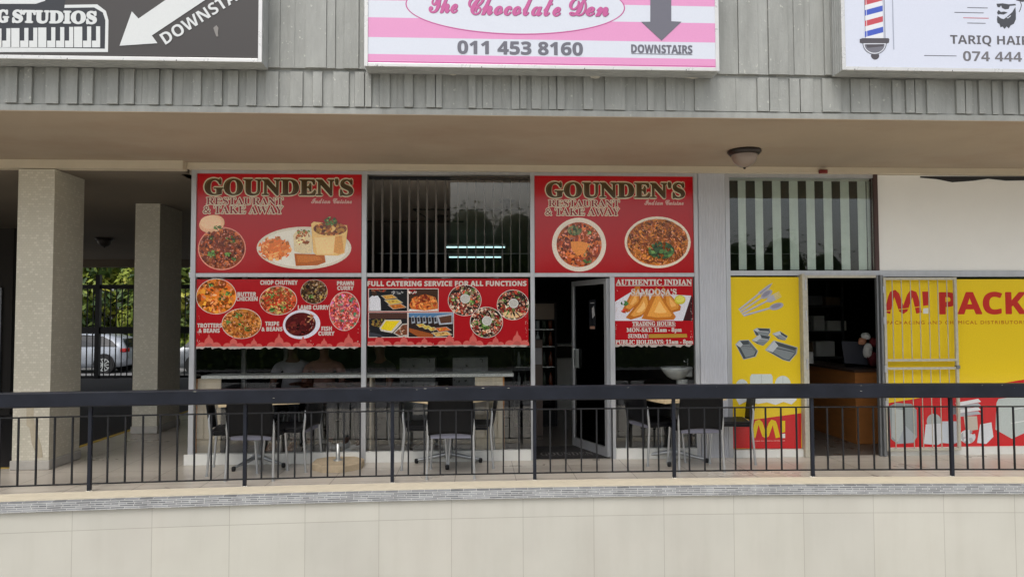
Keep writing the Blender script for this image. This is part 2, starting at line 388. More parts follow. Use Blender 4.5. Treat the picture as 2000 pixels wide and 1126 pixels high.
def fascia_material():
    m = bpy.data.materials.new('board_marked_concrete'); m.use_nodes = True
    n = m.node_tree.nodes; L = m.node_tree.links; b = n['Principled BSDF']
    tc = n.new('ShaderNodeTexCoord')
    def noise(scale, st, det=6):
        mp = n.new('ShaderNodeMapping'); mp.inputs['Scale'].default_value = st; L.new(tc.outputs['Object'], mp.inputs[0])
        q = n.new('ShaderNodeTexNoise'); q.inputs['Scale'].default_value = scale; q.inputs['Detail'].default_value = det; q.inputs['Roughness'].default_value = 0.65
        L.new(mp.outputs[0], q.inputs['Vector']); return q
    a = noise(3, (2.5, 1, 0.6)); c = noise(26, (1, 1, 1), 3); d = noise(20, (3, 1, 0.25), 5)
    r = n.new('ShaderNodeValToRGB'); r.color_ramp.elements[0].position = 0.3; r.color_ramp.elements[1].position = 0.72
    r.color_ramp.elements[0].color = (*S(136, 138, 134), 1); r.color_ramp.elements[1].color = (*S(156, 158, 154), 1)
    L.new(a.outputs[0], r.inputs[0])
    pr = n.new('ShaderNodeValToRGB'); pr.color_ramp.elements[0].position = 0.66; pr.color_ramp.elements[1].position = 0.70   # flaked spots
    L.new(c.outputs[0], pr.inputs[0])
    mx = n.new('ShaderNodeMixRGB'); mx.inputs[2].default_value = (*S(178, 179, 172), 1); L.new(pr.outputs[0], mx.inputs[0]); L.new(r.outputs[0], mx.inputs[1])
    L.new(mx.outputs[0], b.inputs['Base Color']); b.inputs['Roughness'].default_value = 0.6
    ad = n.new('ShaderNodeMath'); L.new(c.outputs[0], ad.inputs[0]); L.new(d.outputs[0], ad.inputs[1])
    bp = n.new('ShaderNodeBump'); bp.inputs['Strength'].default_value = 0.35; bp.inputs['Distance'].default_value = 0.01
    L.new(ad.outputs[0], bp.inputs['Height']); L.new(bp.outputs[0], b.inputs['Normal'])
    return m
M_fascia = fascia_material()
weather(M_fascia, (5, 1, 0.35), 2.5, 0.45, (0.74, 0.74, 0.72))
# glass mosaic: little bricks, some of them pale
M_mosaic = brick_mat('column_mosaic', S(194, 189, 172), S(226, 221, 206), S(184, 178, 161), 0.036, 0.026, 0.002, offset=0.5, rough=0.4, plane='SUM', var=0.06, nscale=1.5, bump=0.08, bias=-0.55)
M_stone = brick_mat('stacked_stone_strip', S(98, 101, 105), S(140, 143, 146), S(176, 177, 176), 0.12, 0.0175, 0.0028, offset=0.37, rough=0.6, plane='XZ', var=0.16, nscale=9, bump=0.5, freq=2, squash=0.55)

# ================================================================== SETTING
def sheet(name, x0, x1, y0, y1, z, m, th=0.0):
    b = MB()
    if th: b.box(x0, x1, y0, y1, z-th, z)
    else: b.poly([(x0, y0, z), (x1, y0, z), (x1, y1, z), (x0, y1, z)])
    o = b.build(name, m); tag(o, kind='structure'); return o
sheet('ground', -900, 900, -900, 900, -1.3, M_ground)
sheet('road', -90, 60, 20.6, 60, -0.5, M_road, 0.5)
sheet('added_dark_strip', -120, 120, -24, -7, -1.295, M_road)  # unseen asphalt strip added to darken what the shop glass mirrors
XL, XR = -14.0, 9.0
# walkway slab, front edge follows the bowed retaining wall
def edge_strip(name, m, y_in, y_out, z0, z1, parent=None, x0=-9.0, x1=9.0, n=36):
    b = MB(); vs = []; fs = []
    for i in range(n+1):
        X = x0+(x1-x0)*i/n; a = y_in(X); c = y_out(X)
        vs += [(X, a, z0), (X, c, z0), (X, c, z1), (X, a, z1)]
    for i in range(n):
        o = 4*i; q = o+4
        fs += [(o, q, q+1, o+1), (o+1, q+1, q+2, o+2), (o+2, q+2, q+3, o+3), (o+3, q+3, q, o)]
    fs += [(0, 1, 2, 3), (4*n+3, 4*n+2, 4*n+1, 4*n)]
    b.add(vs, fs); return b.build(name, m, parent)
o = edge_strip('walkway_floor', M_floor, lambda X: 7.999 if X > -4.9 else 7.904, lambda X: Yr(X)-0.02, -0.3, 0.0); tag(o, kind='structure')
o = sheet('passage_floor', -4.9, -3.16, 8.0, 13.0, -0.002, M_floor, 0.3)
o = sheet('passage_driveway', XL, -4.901, 7.9, 20.6, -0.10, M_asphalt, 0.4)
o = sheet('passage_yard', -4.9, -3.16, 13.001, 20.6, -0.102, M_asphalt, 0.4)
b = MB(); b.box(-4.985, -4.9015, 7.9, 12.9, -0.099, -0.001); b.box(-9, -4.986, 7.905, 7.98, -0.099, -0.001)
tag(b.build('road_marking', mat('yellow_line', S(190, 160, 70), 0.8, var=0.2, scale=20)), kind='structure')

# retaining wall
rw = thing('retaining_wall', 'cream tiled retaining wall under the railing with a strip of stacked grey stone along its top', 'wall', (0, 6.7, 0))
edge_strip('ledge', M_ledge, lambda X: Yr(X)-0.021, lambda X: Yr(X)-0.272, -0.30, 0.006, rw)
edge_strip('tiled_face', M_tile_wall, lambda X: Yr(X)-0.12, lambda X: Yr(X)-0.285, -1.32, -0.095, rw)
edge_strip('stone_strip', M_stone, lambda X: Yr(X)-0.273, lambda X: Yr(X)-0.312, -0.094, -0.004, rw)
# cut tiles make the first course: a fine joint runs along the wall
# ================================================================== BUILDING
bd = thing('shop_building', 'grey concrete shop building with ribbed fascia, brown soffit and glazed shopfronts', 'building', (2, 8, 0))
# fascia -----------------------------------------------------------
fb = MB(); FY = 5.97
fb.box(-9, 9.5, FY, FY+0.25, 3.352, 5.4)
fb.box(-9, 9.5, FY-0.012, FY+0.25, 3.304, 3.351)               # bottom lip
RAISED = [(13,36),(50,65),(92,117),(133,154),(163,184),(212,233),(245,264),(292,312),(324,338),(378,394),(420,435),(447,466),(483,502),(520,545),(568,592),(612,630),(652,682),(694,712),(714,726),(742,762),(790,807),(833,850),(852,863),(915,929),(943,962),(999,1014),(1016,1028),(1038,1057),(1072,1086),(1088,1102),(1139,1157),(1181,1220),(1264,1276),(1300,1318),(1356,1396),(1478,1500),(1502,1518),(1541,1560),(1562,1586),(1604,1640),(1660,1696),(1697,1717),(1741,1758),(1767,1783),(1785,1798),(1808,1827),(1865,1881),(1883,1895),(1909,1921),(1936,1948),(1957,1977),(1988,2008)]
rnd = random.Random(5)
spans = [(atY(a, 185, FY).x, atY(c, 185, FY).x) for a, c in RAISED]
x = spans[0][0]
while x > -8.8: spans.insert(0, (x-0.2+rnd.uniform(0, .04), x-0.1)); x -= rnd.uniform(0.19, 0.3)
x = spans[-1][1]
while x < 9.2: spans.append((x+0.07, x+0.15)); x += rnd.uniform(0.16, 0.26)
for i, (xa, xc) in enumerate(spans):
    left = xa < 0; dp = rnd.uniform(0.02, 0.028) if left else rnd.uniform(0.014, 0.024)
    fb.box(xa, xc, FY-dp, FY+0.02, 3.364-rnd.random()*0.006, 3.654+rnd.uniform(-0.003, 0.003))
    if i+1 < len(spans):                                          # the flush boards between, a few mm apart in depth
        g0, g1 = xc+0.002, spans[i+1][0]-0.002; n_ = 1 if g1-g0 < 0.11 else 2
        for q in range(n_):
            if g1-g0 > 0.02: fb.box(g0+(g1-g0)*q/n_, g0+(g1-g0)*(q+1)/n_-0.003, FY-rnd.uniform(0.001, 0.007), FY+0.02, 3.362, 3.655)
X = -9.0
while X < 9.4:
    wd = rnd.choice([0.05, 0.07, 0.09, 0.12, 0.17]); dp = rnd.choice([0.008, 0.012, 0.02, 0.026, 0.03])
    fb.box(X, X+wd, FY-dp-0.012, FY+0.02, 3.682, 5.39); X += wd+rnd.choice([0.0015, 0.002, 0.004])
fb.build('fascia', M_fascia, bd)
b = MB(); b.box(-9, 9.5, FY-0.011, 7.94, 3.298, 3.3035); b.build('soffit', M_soffit, bd)
b = MB(); b.box(-9, -3.17, 7.80, 7.93, atY(100, 328, 7.8).z, 3.2975); b.box(-3.168, 9.5, 7.90, 8.05, 3.232, 3.299); b.build('header_trim', M_trim, bd)
b = MB(); b.box(-14, 9.5, 5.97+0.26, 20.5, 5.2, 5.4); b.build('roof', M_dark, bd)
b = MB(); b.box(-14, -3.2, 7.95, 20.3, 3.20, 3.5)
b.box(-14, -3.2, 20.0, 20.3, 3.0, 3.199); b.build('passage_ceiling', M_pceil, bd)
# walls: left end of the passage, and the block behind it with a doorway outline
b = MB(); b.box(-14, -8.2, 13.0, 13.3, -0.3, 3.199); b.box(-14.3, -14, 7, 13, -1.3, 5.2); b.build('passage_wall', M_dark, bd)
b = MB(); dX = PX(2, 12.98, 700)
b.box(dX-0.04, dX+0.0, 12.95, 12.999, 0, 2.1); b.box(dX-1.0, dX, 12.95, 12.999, 2.1, 2.14); b.build('door_frame', M_aludark, bd)
# restaurant interior
b = MB()
b.box(-3.3, -3.13, 11.9, 18.0, -0.02, 3.199)                   # side wall beyond the side glass
b.box(-3.3, 9.3, 18.0, 18.3, -0.3, 3.199)                      # back
b.box(2.56, 2.86, 8.06, 18.0, -0.02, 3.199)                    # party wall
b.box(9.2, 9.4, 8.06, 18.0, -0.3, 5.1)
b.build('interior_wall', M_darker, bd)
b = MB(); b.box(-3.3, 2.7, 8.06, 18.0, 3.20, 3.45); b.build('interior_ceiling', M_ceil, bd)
b = MB(); b.box(2.701, 9.3, 8.06, 18.0, 3.20, 3.45); b.build('interior_ceiling', mat('dim_green_ceiling', S(52, 74, 60), 0.9), bd)  # dimness seen between the blind slats is put into this dark green ceiling colour
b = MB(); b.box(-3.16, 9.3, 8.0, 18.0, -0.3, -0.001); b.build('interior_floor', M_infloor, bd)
# pilaster of ribbed aluminium
b = MB(); x0, x1 = 2.545, 2.855
b.box(x0, x1, 7.975, 8.05, 0.0, 3.231)
nr = 16
for i in range(nr):
    xa = x0+0.008+(x1-x0-0.016)*i/nr; b.box(xa, xa+0.009, 7.967, 7.975, 0.0, 3.231)
b.build('pilaster', M_ribalu, bd)
# restaurant shopfront frame
VX = [(-3.14, -3.085), (-1.273, -1.219), (0.612, 0.660), (2.487, 2.536)]
ff = MB()
for a, c in VX: ff.box(a, c, 7.965, 8.03, 0.0, 3.231, 0.003)
ff.box(1.513, 1.566, 7.965, 8.03, 0.0, 2.045)                      # door jamb
for i in range(3): ff.box(VX[i][1], VX[i+1][0], 7.968, 8.028, 2.046, 2.09, 0.003)
ff.box(-3.15, -3.085, 7.96, 7.964, 2.04, 2.095)
for i in range(3): ff.box(VX[i][1], VX[i+1][0], 7.97, 8.026, 3.195, 3.230)
ff.build('shopfront_frame', M_alu, bd)
for (a, c, y0) in ((-3.17, -1.275, 7.94), (-1.217, 0.611, 7.95), (1.567, 2.486, 7.95)):
    b = MB(); b.box(a, c, y0, 7.964, 0.001, 0.115); b.build('plinth', M_white, bd)
    b = MB(); b.box(max(a, -3.083), c, 7.965, 8.03, 0.002, 0.1155); b.build('bottom_rail', M_white, bd)
# side glazing of the corner
b = MB()
for Y0 in (9.72, 11.82): b.box(-3.15, -3.09, Y0, Y0+0.06, 0.0, 3.2)
b.box(-3.145, -3.095, 8.031, 11.82, 2.05, 2.09); b.box(-3.15, -3.09, 8.031, 11.82, 0.0, 0.1); b.build('side_frame', M_alu, bd)
def pane(x0, x1, z0, z1, Y=8.0, name='window_pane', m=None):
    b = MB(); b.box(x0, x1, Y, Y+0.006, z0, z1); return b.build(name, m or M_glass, bd)
for i in range(2): pane(VX[i][1], VX[i+1][0], 0.116, 2.045)
pane(1.567, VX[3][0], 0.116, 2.045)
for i in (0, 2): pane(VX[i][1], VX[i+1][0], 2.091, 3.194)
b = MB(); xa = PX(880); b.add([(xa, 7.995, 2.092), (VX[2][0], 7.995, 2.092), (VX[2][0], 7.945, 3.19), (xa, 7.945, 3.19), (xa, 8.0, 2.092), (VX[2][0], 8.0, 2.092), (VX[2][0], 7.95, 3.19), (xa, 7.95, 3.19)], [(0, 1, 2, 3), (7, 6, 5, 4), (0, 4, 5, 1), (1, 5, 6, 2), (2, 6, 7, 3), (3, 7, 4, 0)]); b.build('window_pane', M_glass, bd)
for a, c in ((8.031, 9.72), (9.78, 11.82)):
    b = MB(); b.box(-3.123, -3.117, a, c, 0.101, 2.049); b.build('side_pane', M_glass, bd)
    b = MB(); b.box(-3.123, -3.117, a, c, 2.091, 3.2); b.build('side_pane', M_glass, bd)
# burglar bars behind the middle top window
wb = MB()
bars = [88, 142, 195, 248, 302, 355, 408, 462, 517, 592, 645, 698, 750, 803, 855, 905, 958, 1010]
for i, q in enumerate(bars):
    X = PX(700+q/3.043, 8.07, 440); r_ = 0.011 if i < 9 else 0.007
    b = MB(); b.box(X-r_, X+r_, 8.06, 8.08, 2.075, 3.19); b.build('window_bar', mat('brown_bar', S(92, 86, 80), 0.5, var=0.1), bd)
b = MB(); b.box(-1.21, 0.61, 8.055, 8.085, 3.155, 3.19); b.build('bar_rail', M_blackbar, bd)
# door leaf of the restaurant, standing open inwards
hinge = Vector((1.50, 8.0, 0)); far = atZ(1121, 867, 0.02); dv = (far-hinge); dv.z = 0; wd = dv.length; ang = math.atan2(dv.y, dv.x)
dr = bpy.data.objects.new('door', None); COL.objects.link(dr); dr.parent = bd
dr.location = Vector((1.50, 8.02, 0.012))-Vector(ORG[bd.name]); dr.rotation_euler = (0, 0, ang); ORG[dr.name] = (0, 0, 0)
b = MB(); W_ = wd
b.box(0, 0.06, -0.02, 0.02, 0, 2.02, 0.003); b.box(W_-0.045, W_, -0.018, 0.018, 0, 2.02, 0.003); b.box(0.06, W_-0.045, -0.018, 0.018, 0, 0.1); b.box(0.06, W_-0.045, -0.018, 0.018, 1.96, 2.02)
b.build('leaf_frame', M_alu, dr)
b = MB(); b.box(0.06, W_-0.045, -0.003, 0.003, 0.1, 1.96); b.build('pane', M_glass, dr)
b = MB()
for s_ in (-1, 1):
    b.box(W_-0.10, W_-0.07, s_*0.045, s_*0.055, 0.95, 1.2); b.box(W_-0.09, W_-0.08, s_*0.02, s_*0.046, 0.96, 0.98); b.box(W_-0.09, W_-0.08, s_*0.02, s_*0.046, 1.17, 1.19)
b.box(W_-0.19, W_-0.075, 0.021, 0.024, 0.96, 1.19); b.box(W_-0.19, W_-0.075, -0.024, -0.021, 0.96, 1.19)
b.build('handle', M_galv, dr)
b = MB(); text_to(b, '106', 'sans', 0.10, 0.22, 1.80, 0.09, 0.0)
b.v = [(x, -0.0045, z) for x, y, z in b.v]; b.build('lettering', M_rubber, dr)
b = MB()
b.add([(0.27, 0.0075, 1.45), (0.43, 0.0075, 1.45), (0.43, 0.0075, 1.8), (0.27, 0.0075, 1.8)], [(0, 1, 2, 3)], S(26, 28, 34))
b.add([(0.29, 0.008, 1.62), (0.35, 0.008, 1.58), (0.36, 0.008, 1.7), (0.31, 0.008, 1.73)], [(0, 1, 2, 3)], S(190, 190, 190))
b.add([(0.29, 0.008, 1.46), (0.41, 0.008, 1.46), (0.41, 0.008, 1.49), (0.29, 0.008, 1.49)], [(0, 1, 2, 3)], S(170, 130, 110))
b.add([(0.30, 0.008, 1.76), (0.40, 0.008, 1.76), (0.40, 0.008, 1.77), (0.30, 0.008, 1.77)], [(0, 1, 2, 3)], S(160, 160, 160))
for v in range(len(b.v)): b.v[v] = (b.v[v][0], b.v[v][1], b.v[v][2]-0.02)
b.build('door_sticker', M_print, dr)
# packaging shop: frames
X5a, X5b = 2.876, PX(1716)                     # upper window with blinds
g = MB()
g.box(2.856, 2.905, 7.965, 8.03, 0.0, 3.231); g.box(2.906, 3.745, 7.968, 8.028, 2.06, 2.115); g.box(3.746, X5b, 7.968, 8.028, 2.06, 2.115)
g.box(2.906, X5b-0.05, 7.97, 8.026, 3.19, 3.231)
g.box(3.71, 3.745, 7.97, 8.028, 0.0, 2.059)
g.box(4.66, 4.70, 7.965, 8.028, 0.0, 2.059); g.box(X5b+0.001, 9.2, 7.968, 8.028, 2.045, 2.115); g.build('shopfront_frame', M_alu, bd)
b = MB(); b.box(X5b-0.045, X5b, 7.96, 8.05, 2.116, 3.231); b.build('mullion', mat('maroon_frame', S(72, 50, 46), 0.5, var=0.1), bd)
for (a, c) in ((2.906, 3.709), (4.705, 9.2)):
    b = MB(); b.box(a, c, 7.95, 8.03, 0.0, 0.085); b.build('plinth', M_white, bd)
pane(2.906, X5b-0.046, 2.116, 3.189, m=M_gglass)
b = MB(); b.box(X5b+0.002, 9.2, 7.985, 8.02, 2.117, 3.228); b.build('board_panel', M_board, bd)
t = MB(); top = [(1797, 347), (1830, 350), (1860, 356), (1900, 353), (1930, 349), (1965, 353), (2010, 352), (2040, 346)]
pts = [atY(x, y, 7.983) for x, y in top]+[atY(x, 344.5, 7.983) for x in (2040, 1900, 1797)]
t.prism([(p.x, 7.9835, p.z) for p in pts], (0, -0.003, 0)); t.build('torn_strip', mat('black_tape', S(26, 27, 29), 0.6), bd)
b = MB(); b.box(2.906, 3.709, 8.0, 8.006, 0.086, 2.059); b.build('window_pane', M_glass, bd)
b = MB(); b.box(4.702, 9.2, 8.0, 8.006, 0.086, 2.044); b.build('window_pane', M_glass, bd)

# vertical blinds
vb = thing('vertical_blind', 'pale green vertical blind slats spaced behind the upper window of the packaging shop', 'blind', (3.7, 8.07, 2.12))
M_slat = mat('blind_fabric', S(226, 234, 226), 0.7, var=0.05, scale=10)
for (a, c) in [(103, 140), (185, 222), (267, 308), (348, 390), (430, 470), (512, 552), (593, 635), (675, 715), (720, 750)]:
    xa, xc = PX(1400+a/2.448, 8.07, 440), PX(1400+c/2.448, 8.07, 440)
    b = MB(); n_ = 6; vs = []
    for i in range(n_+1):
        u = i/n_; vs += [(xa+(xc-xa)*u, 8.07+0.006*sin(pi*u), 2.13), (xa+(xc-xa)*u, 8.07+0.006*sin(pi*u), 3.17)]
    b.smooth = True; b.add(vs, [(2*i, 2*i+2, 2*i+3, 2*i+1) for i in range(n_)]); b.build('slat', M_slat, vb)
b = MB(); b.box(2.91, X5b-0.05, 8.05, 8.09, 3.171, 3.198); b.build('blind_rail', M_white, vb)

# ------------------------------------------------------------------ columns
def column(px0, px1, ybase, depth, label):
    p0, p1 = atZ(px0, ybase, 0), atZ(px1, ybase, 0); Y = (p0.y+p1.y)/2
    c = thing('tiled_column', label, 'column', ((p0.x+p1.x)/2, Y+depth/2, 0), group='mosaic columns of the passage')
    b = MB(); b.box(p0.x, p1.x, Y, Y+depth, 0.10, 3.199); b.build('shaft', M_mosaic, c)
    b = MB(); b.box(p0.x-0.015, p1.x+0.015, Y-0.015, Y+depth+0.015, 0.001, 0.10, 0.008); b.build('base', mat('grey_skirting', S(172, 168, 160), 0.7, var=0.1, scale=8), c)
    return c, p0, p1, Y
c1, p0, p1, cY = column(24, 93, 917, 0.58, 'near column of cream glass mosaic with a bare streak of missing tiles beside the railing')
b = MB(); k = [(60, 792), (66, 792), (66, 815), (72, 845), (81, 870), (84, 892), (74, 894), (62, 865), (58, 835), (52, 830), (52, 792)]
q = [atY(x, y, cY) for x, y in k]; b.prism([(v.x, cY-0.0005, v.z) for v in q], (0, -0.0025, 0)); b.build('bare_patch', mat('old_adhesive', S(178, 168, 146), 0.85, var=0.1, scale=20), c1)
column(258, 305, 846, 0.75, 'far column of cream glass mosaic standing deeper in the dark passage')

# ------------------------------------------------------------------ railing
rl = thing('railing', 'black steel railing with a broad flat handrail along the terrace edge', 'railing', (1, 7.0, 0))
def bent(name, y0, y1, z0, z1, m, bev, x0=-9.0, x1=9.0):
    b = MB(); n_ = 40; vs = []; fs = []; prof = [(y0, z0+bev), (y0, z1-bev), (y0+bev, z1), (y1-bev, z1), (y1, z1-bev), (y1, z0+bev), (y1-bev, z0), (y0+bev, z0)]; m_ = len(prof)
    for i in range(n_+1):
        X = x0+(x1-x0)*i/n_
        vs += [(X, Yr(X)+py, pz) for py, pz in prof]
    for i in range(n_):
        for j in range(m_): fs.append((i*m_+j, i*m_+(j+1) % m_, (i+1)*m_+(j+1) % m_, (i+1)*m_+j))
    fs += [list(range(m_))[::-1], list(range(n_*m_, n_*m_+m_))]
    b.add(vs, fs); return b.build(name, m, rl)
bent('handrail', -0.06, 0.04, 0.782, 0.922, M_black, 0.012)
bent('upper_bar', -0.006, 0.006, 0.683, 0.697, M_blackbar, 0.002)
bent('lower_bar', -0.006, 0.006, 0.064, 0.078, M_blackbar, 0.002)
PXs = [-4.955+1.3815*i for i in range(9)]
for X in PXs:
    Y = Yr(X); b = MB(); b.box(X-0.016, X+0.016, Y-0.016, Y+0.016, 0.007, 0.781, 0.002); po = b.build('post', M_black, rl)
    b = MB(); b.lathe([(0.0, 0.012), (0.02, 0.010), (0.025, 0.004), (0.028, 0.0)], (X, Y, 0.001), 10, 1.1, 0.8); b.build('filler_patch', M_patch, po)
for i in range(len(PXs)-1):
    for j in range(1, 9):
        X = PXs[i]+(PXs[i+1]-PXs[i])*j/9.0; Y = Yr(X)
        b = MB(); b.box(X-0.007, X+0.007, Y-0.007, Y+0.007, 0.0785, 0.6825); b.build('baluster', M_blackbar, rl)
# chipped paint on the handrail
b = MB(); rnd = random.Random(3)
for i in range(16):
    X = rnd.uniform(-4.2, 5.4); s_ = rnd.uniform(0.002, 0.012); Y = Yr(X)-0.0605; z = rnd.choice([0.909, 0.906, 0.9, rnd.uniform(0.8, 0.9)]); b.poly([(X+s_*1.8*cos(a)*rnd.uniform(.6, 1), Y-0.0004, z+0.16*s_*sin(a)) for a in [2*pi*t/7 for t in range(7)]])
b.build('paint_chip', M_patch, rl)

# ================================================================== SIGN BOXES
def sign_box(name, label, x0, x1, zb, zt, parts):
    Yb, Yf = FY-0.031, FY-0.215
    t = thing(name, label, 'sign', ((x0+x1)/2, Yb, zb), group='illuminated sign boxes on the fascia')
    b = MB()
    b.box(x0, x1, Yf+0.012, Yb, zb, zt, 0.003)
    for i in range(4):                                           # ribs of the pressed casing, seen on the ends and underneath
        yy = Yf+0.03+i*0.038; b.box(x0-0.004, x1+0.004, yy, yy+0.012, zb-0.004, zt+0.004)
    b.build('casing', mat('pressed_aluminium', S(176, 178, 176), 0.45, metal=0.5, var=0.1, scale=9), t)
    b = MB(); fr = 0.028
    b.box(x0-0.003, x0+fr, Yf-0.004, Yf+0.0115, zb-0.003, zt, 0.003); b.box(x1-fr, x1+0.003, Yf-0.004, Yf+0.0115, zb-0.003, zt, 0.003)
    b.box(x0+fr+0.0005, x1-fr-0.0005, Yf-0.004, Yf+0.0115, zb-0.003, zb+fr, 0.003); b.box(x0+fr+0.0005, x1-fr-0.0005, Yf-0.004, Yf+0.0115, zt-fr, zt, 0.003)
    xx = x0+0.1
    b.build('frame', mat('bright_aluminium', S(200, 200, 198), 0.3, metal=0.35, var=0.05, scale=9), t)
    b = MB()
    while xx < x1: b.box(xx, xx+0.006, Yf-0.0052, Yf-0.0042, zb-0.003, zb+0.008); xx += 0.85
    b.build('frame_joint', M_rubber, t)
    sh = Sheet(Yf+0.004); sh.mb.col = None
    parts(t, sh, x0+fr, x1-fr, zb+fr, zt-fr)
    return t
FYf = FY-0.215+0.004
def zpx(x, y): return atY(x, y, FYf).z
def xpx(x, y=80): return atY(x, y, FYf).x
# pink sign -----------------------------------------------
def pink(t, s, x0, x1, z0, z1):
    P = S(236, 160, 208); Wt = S(226, 232, 244); D = S(206, 96, 160); G = S(112, 112, 124)
    s.wpoly([(x0, z0), (x1, z0), (x1, z1), (x0, z1)], Wt)
    za = [zpx(718, y) for y in (121.5, 105.5, 72.5, 34, 0.5)]; step = za[2]-za[1]
    bands = [(z0, za[1]), (za[2], za[3]), (za[4], za[4]+step), (za[4]+2*step, za[4]+3*step), (za[4]+4*step, min(z1, za[4]+5*step))]
    for a, c in bands: s.wpoly([(x0, a), (x1, a), (x1, c), (x0, c)], P)
    s.wpoly([(x0, z0+0.006), (x1, z0+0.006), (x1, z0+0.014), (x0, z0+0.014)], D)
    s.part('face_panel', M_flex, t); s.base = 0.001
    s.ell(1008, 12, 218, 58, D, 72); s.ell(1008, 12, 215.5, 55.5, Wt, 72); s.part('oval_badge', M_flex, t); s.base = 0.002
    # handwriting: script capitals, slanted
    for a, c, w_, yb in ((838, 893, 'The', 25), (915, 1094, 'Chocolate', 30), (1112, 1188, 'Den', 31)):
        s.text(w_, 'script', a+1, c+1, yb+0.6, 35, S(150, 70, 120), off=0.024); s.text(w_, 'script', a, c, yb, 35, D, off=0.02)
    s.part('lettering', M_flex, t); s.base = 0.002
    s.text('011 453 8160', 'sans', 894, 1138, 106.5, 25, G, off=0.02); s.part('lettering', M_flex, t); s.base = 0.002
    s.text('DOWNSTAIRS', 'sans', 1233, 1352, 104, 16, G, off=0.02); s.rect(1233, 1352, 105.5, 106.5, G)
    s.part('lettering', M_flex, t); s.base = 0.002
    s.poly([(1270, -60), (1311, -60), (1311, 42), (1331, 43), (1292, 80), (1252, 43), (1270, 43)], G); s.part('arrow', M_flex, t)
sign_box('shop_sign', 'pink and white striped sign box for a chocolate shop with a grey down arrow', atY(712, 120, FYf).x, atY(1404, 128, FYf).x, zpx(1050, 134), zpx(1050, 134)+1.25, pink)
# black music studio sign ------------------------------------
def black(t, s, x0, x1, z0, z1):
    K = S(62, 58, 56); K2 = S(34, 38, 46); Wt = S(226, 230, 230)
    s.wpoly([(x0, z0), (x1, z0), (x1, z1), (x0, z1)], K)
    rn = random.Random(4)
    s.part('face_panel', M_flex, t); s.base = 0.001
    # cloudy print behind the arrow
    def rr(pad, col):
        s.poly([(-260, 102-pad), (211-pad, 102-pad), (212-pad, 40), (207-pad, 22+pad*.5), (190-pad, 9+pad), (126, 10+pad), (132, -40), (-260, -40)], col)
    rr(0, Wt); rr(6, K2)
    s.poly([(-260, 8), (70, 8), (88, 2), (98, -20), (98, -60), (-260, -60)], Wt); s.poly([(-260, -10), (60, -10), (70, -20), (70, -60), (-260, -60)], K2)
    s.rect(-260, 205, 92, 98, Wt); s.part('piano_badge', M_flex, t); s.base = 0.003
    xk = [192-17.5*i for i in range(22)]
    for i, xx in enumerate(xk):
        s.poly([(xx-12, 93), (xx+4, 93), (xx+4, 52+i*0.4), (xx-4 if i % 7 not in (2, 6) else xx-12, 52+i*0.4), (xx-4 if i % 7 not in (2, 6) else xx-12, 80), (xx-12, 80)], Wt)
    s.part('piano_key', M_flex, t); s.base = 0.004
    s.text('STUDIOS', 'serif', 26, 188, 45, 22, Wt, off=0.06); s.text('G', 'serif', -4, 17, 43.5, 22, Wt, off=0.06); s.part('lettering', M_flex, t); s.base = 0.004
    k = s.sc(); X0, Z0 = s.W(324, 88); X1, Z1 = s.W(475, -20)
    text_to(s.mb, 'DOWNSTAIRS', 'sans', X0, X0+215*k, Z0, 23*k, s.y(), 0.0, Wt, ang=R_(33.5)); s.part('lettering', M_flex, t); s.base = 0.004
    s.poly([(234, 90), (258, 23), (271, 37), (390, -45), (470, -45), (297, 70), (308, 85)], Wt); s.part('arrow', M_flex, t)
    # bird droppings / scuffs
    s.poly([(417, 55), (423, 50), (427, 55), (426, 66), (427, 72), (423, 72), (420, 64)], S(140, 136, 132)); s.part('scuff', M_flex, t)
sign_box('studio_sign', 'black sign box with white piano keys and a white arrow pointing down left', atY(-330, 110, FYf).x, atY(511, 120, FYf).x, atY(400, 120, FYf).z, atY(400, 120, FYf).z+1.25, black)
